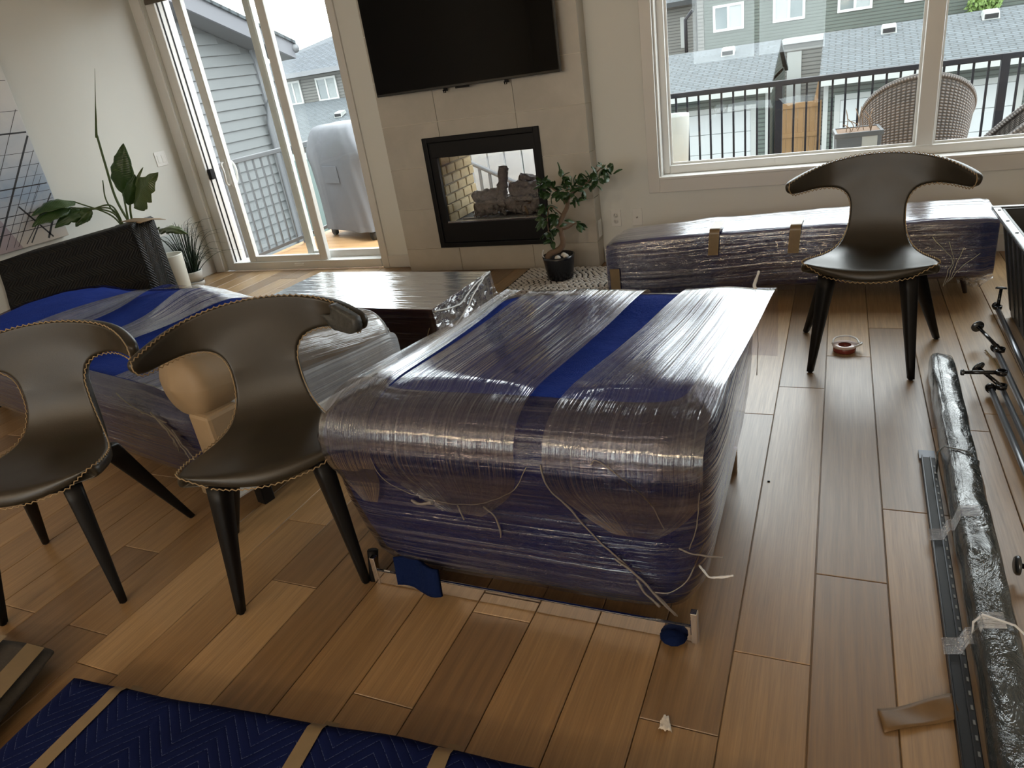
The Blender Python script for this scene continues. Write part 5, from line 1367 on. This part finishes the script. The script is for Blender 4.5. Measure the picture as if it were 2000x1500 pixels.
for i in range(120):
    a=r6.uniform(0,2*PI); h=r6.uniform(.15,.50); sp_=r6.uniform(.05,.40)*(1.1-h); 
    if a>PI*.7 and a<PI*1.3: sp_*=.25
    x0_,y0_=-5.215+.03*math.cos(a),4.49+.03*math.sin(a); dx,dy=math.cos(a)*sp_,math.sin(a)*sp_
    c=catmull([(x0_,y0_,.10),(x0_+dx*.3,y0_+dy*.3,.10+h*.55),(x0_+dx*.7,y0_+dy*.7,.10+h*.9),(x0_+dx*1.2,y0_+dy*1.2,.10+h*(.95 if h>.3 else .75))],4)
    c=[Vector((max(-5.36,p.x),min(4.87,p.y),p.z)) for p in c]
    b.tube(c,[lerp(.0042,.0008,k/(len(c)-1)) for k in range(len(c))],3,False)
b.build('grass_blades',M['grassy'],g3,kind='stuff',fix=False)
wpn=thing('leaning_white_board','white rectangular panel leaning on the wall behind the grass plant','panel',(-5.33,4.4,0))
MB().hexa([(-5.325,4.20,0),(-5.305,4.20,0),(-5.305,4.64,0),(-5.325,4.64,0),(-5.362,4.22,.50),(-5.342,4.22,.50),(-5.342,4.60,.50),(-5.362,4.60,.50)]).build('board',M['white'],wpn,True,.003)
MB().hexa([(-5.303,4.23,.03),(-5.300,4.23,.03),(-5.300,4.61,.03),(-5.303,4.61,.03),(-5.337,4.24,.47),(-5.334,4.24,.47),(-5.334,4.58,.47),(-5.337,4.58,.47)]).build('face',plain('panel_face',(.62,.66,.66),.4),wpn)
# bonsai ficus
bz=thing('ficus_bonsai','twisted ficus bonsai in a black pot with white stones on the rug','potted plant',(-1.715,4.46,.02))
BX,BY=-1.715,4.46
MB().lathe([(.082,0),(.088,.006),(.107,.14),(.112,.165),(.104,.165),(.098,.14),(0,.135)],36,(BX,BY,.02)).build('pot',plain('black_ceramic',(.008,.008,.011),.25),bz)
MB().lathe([(0,.150),(.06,.150),(.098,.143)],24,(BX,BY,.02),False).build('gravel',plain('black_gravel',(.02,.02,.025),.6,bump=1,bs=120,bd=.01),bz)
for x,y in ((-1.70,4.40),(-1.655,4.44),(-1.68,4.47)):
    b=MB(); b.lathe([(0,-.012),(.016,-.006),(.022,.002),(.014,.014),(0,.02)],10,(x,y,.178)); b.build('white_stone',plain('white_stone',(.62,.60,.56),.7,bump=.6,bs=60,bd=.01) if 'white_stone' not in bpy.data.materials else bpy.data.materials['white_stone'],bz)
MB().tube(catmull([(-1.80,4.42,.16),(-1.81,4.41,.20),(-1.80,4.41,.235)],6),.005,6).build('pale_sprout',M['filmwhite'],bz)
bark=plain('ficus_bark',(.17,.115,.08),.85,var=.35,vs=25,bump=.6,bs=50,bd=.006)
def br(pts,r0,r1,name='branch'):
    c=catmull(pts,7); return MB().tube(c,[lerp(r0,r1,i/(len(c)-1)) for i in range(len(c))],9).build(name,bark,bz)
br([(-1.785,BY-.02,.16),(-1.77,BY-.02,.195),(-1.70,BY-.01,.225),(-1.672,BY,.265),(-1.675,BY,.33),(-1.682,BY,.39),(-1.65,BY,.45),(-1.615,BY,.505),(-1.605,BY,.56)],.024,.013,'trunk')
br([(-1.675,BY,.35),(-1.70,BY-.02,.40),(-1.695,BY-.02,.44)],.011,.008)
br([(-1.672,BY,.36),(-1.63,BY,.365),(-1.58,BY-.01,.39),(-1.555,BY-.01,.40)],.008,.004)
br([(-1.61,BY,.52),(-1.66,BY-.01,.60),(-1.73,BY-.02,.66),(-1.78,BY-.02,.67)],.008,.003)
br([(-1.605,BY,.55),(-1.55,BY-.01,.61),(-1.46,BY-.01,.655),(-1.38,BY-.02,.72),(-1.335,BY-.02,.76)],.009,.003)
br([(-1.65,BY,.45),(-1.72,BY-.02,.52),(-1.75,BY-.03,.45),(-1.755,BY-.03,.33)],.005,.003)
br([(-1.61,BY,.53),(-1.60,BY,.64),(-1.62,BY,.70)],.006,.003)
def leafmesh():
    b=MB()
    def fn(u,v):
        s=(u-.5)*2; wv=.5*math.sin(PI*v**.8)**.75*.62+.01; return (s*wv*.95, v, -abs(s)*.10+.12*math.sin(PI*v))
    b.grid(fn,4,6,uvs=(1,1)); me=b.mesh('leaf'); me.materials.append(M['ficus']); return me
lmesh=leafmesh(); r7=random.Random(12)
clusters=[((-1.77,.66),.05,9),((-1.80,.62),.04,6),((-1.70,.62),.06,13),((-1.63,.62),.07,17),((-1.56,.62),.07,17),((-1.49,.63),.05,12),((-1.43,.655),.045,10),((-1.38,.69),.04,9),((-1.335,.745),.045,8),((-1.30,.69),.03,5),((-1.63,.70),.04,7),((-1.76,.52),.05,9),((-1.765,.44),.05,9),((-1.76,.36),.045,8),((-1.74,.30),.04,7),((-1.69,.47),.035,6),((-1.555,.405),.02,5),((-1.54,.54),.03,5),((-1.70,.385),.02,3)]
for (cxx,czz),rad,n in clusters:
    for i in range(n):
        d=Vector((r7.gauss(0,1),r7.gauss(0,.8),r7.gauss(0,1))).normalized()
        p=Vector((cxx,BY-.02,czz))+d*rad*r7.uniform(.1,.8)
        o=link('leaf',lmesh,None,bz); s=r7.uniform(.048,.074)
        dirv=(d+Vector((0,-.25,-.15))).normalized()
        q=dirv.to_track_quat('Y','Z').to_matrix().to_4x4() @ Matrix.Rotation(r7.uniform(-.9,.9),4,'Y')
        o.matrix_basis=Matrix.Translation(p) @ q @ Matrix.Scale(s,4)
# ================================================================ WALL ART
art=thing('wall_canvas','large pale canvas print of dark crossing lines and blue washes on the left wall','wall art',(XL+.02,3.0,.72))
def m_art():
    t=NT('canvas_print'); sep=t.n('ShaderNodeSeparateXYZ'); t.l(t.coord(),sep.inputs[0])
    y,z=sep.outputs[1],sep.outputs[2]; n=t.noise(t.mapping(t.coord(),(1,3,3)),1.6,4,.6,.6)
    zz=t.math('ADD',z,t.math('MULTIPLY',t.math('SUBTRACT',n,.5),.5))
    col=t.ramp(t.math('DIVIDE',t.math('SUBTRACT',zz,.7),1.3),[(0,(.50,.46,.42)),(.14,(.42,.43,.46)),(.30,(.26,.34,.46)),(.5,(.50,.54,.60)),(.75,(.66,.66,.66)),(1,(.68,.68,.66))])
    pk=t.math('MULTIPLY',t.math('LESS_THAN',t.math('ADD',y,t.math('MULTIPLY',z,.35)),3.49),t.math('LESS_THAN',z,.98))
    col=t.mix(t.math('MULTIPLY',pk,.65),col,(.24,.17,.21))
    t.principled(col,.6); return t.m
AY0,AY1,AZ0,AZ1=2.2,3.61,.70,2.05
MB().box((XL+.001,AY0,AZ0),(XL+.035,AY1,AZ1)).build('canvas',m_art(),art,True,.003)
b=MB(); xa=XL+.0355
def ln(p,q,w_):
    p,q=Vector((xa,*p)),Vector((xa,*q)); d=(q-p).normalized(); s=d.cross(Vector((1,0,0)))*w_/2
    b.add([tuple(p-s),tuple(q-s),tuple(q+s),tuple(p+s)],[(0,1,2,3)])
cl=lambda v:min(AY1-.004,v)
for y_,z_,w_ in ((3.60,1.80,.003),(3.60,1.60,.003),(3.60,1.455,.011),(3.60,1.32,.003),(3.60,1.235,.003),(3.60,1.16,.0025),(3.60,1.095,.008),(3.60,1.045,.003),(3.60,.985,.003),(3.59,.915,.006),(3.60,.86,.004),(3.60,.80,.005)):
    ln((y_,z_),(2.25,z_+.05),w_)
for y_,z_,w_ in ((3.59,1.61,.004),(3.60,1.43,.014),(3.60,1.33,.004),(3.60,1.24,.003),(3.58,1.15,.003),(3.60,1.02,.009),(3.55,1.10,.003),(3.50,.92,.006)):
    yy=max(2.25,y_-.62*(z_-.72)-.1); ln((y_,z_),(yy,.72),w_)
ln((3.60,.93),(3.45,.72),.016); ln((3.33,.98),(3.49,.72),.012)
b.build('printed_lines',M['ink'],art,fix=False)
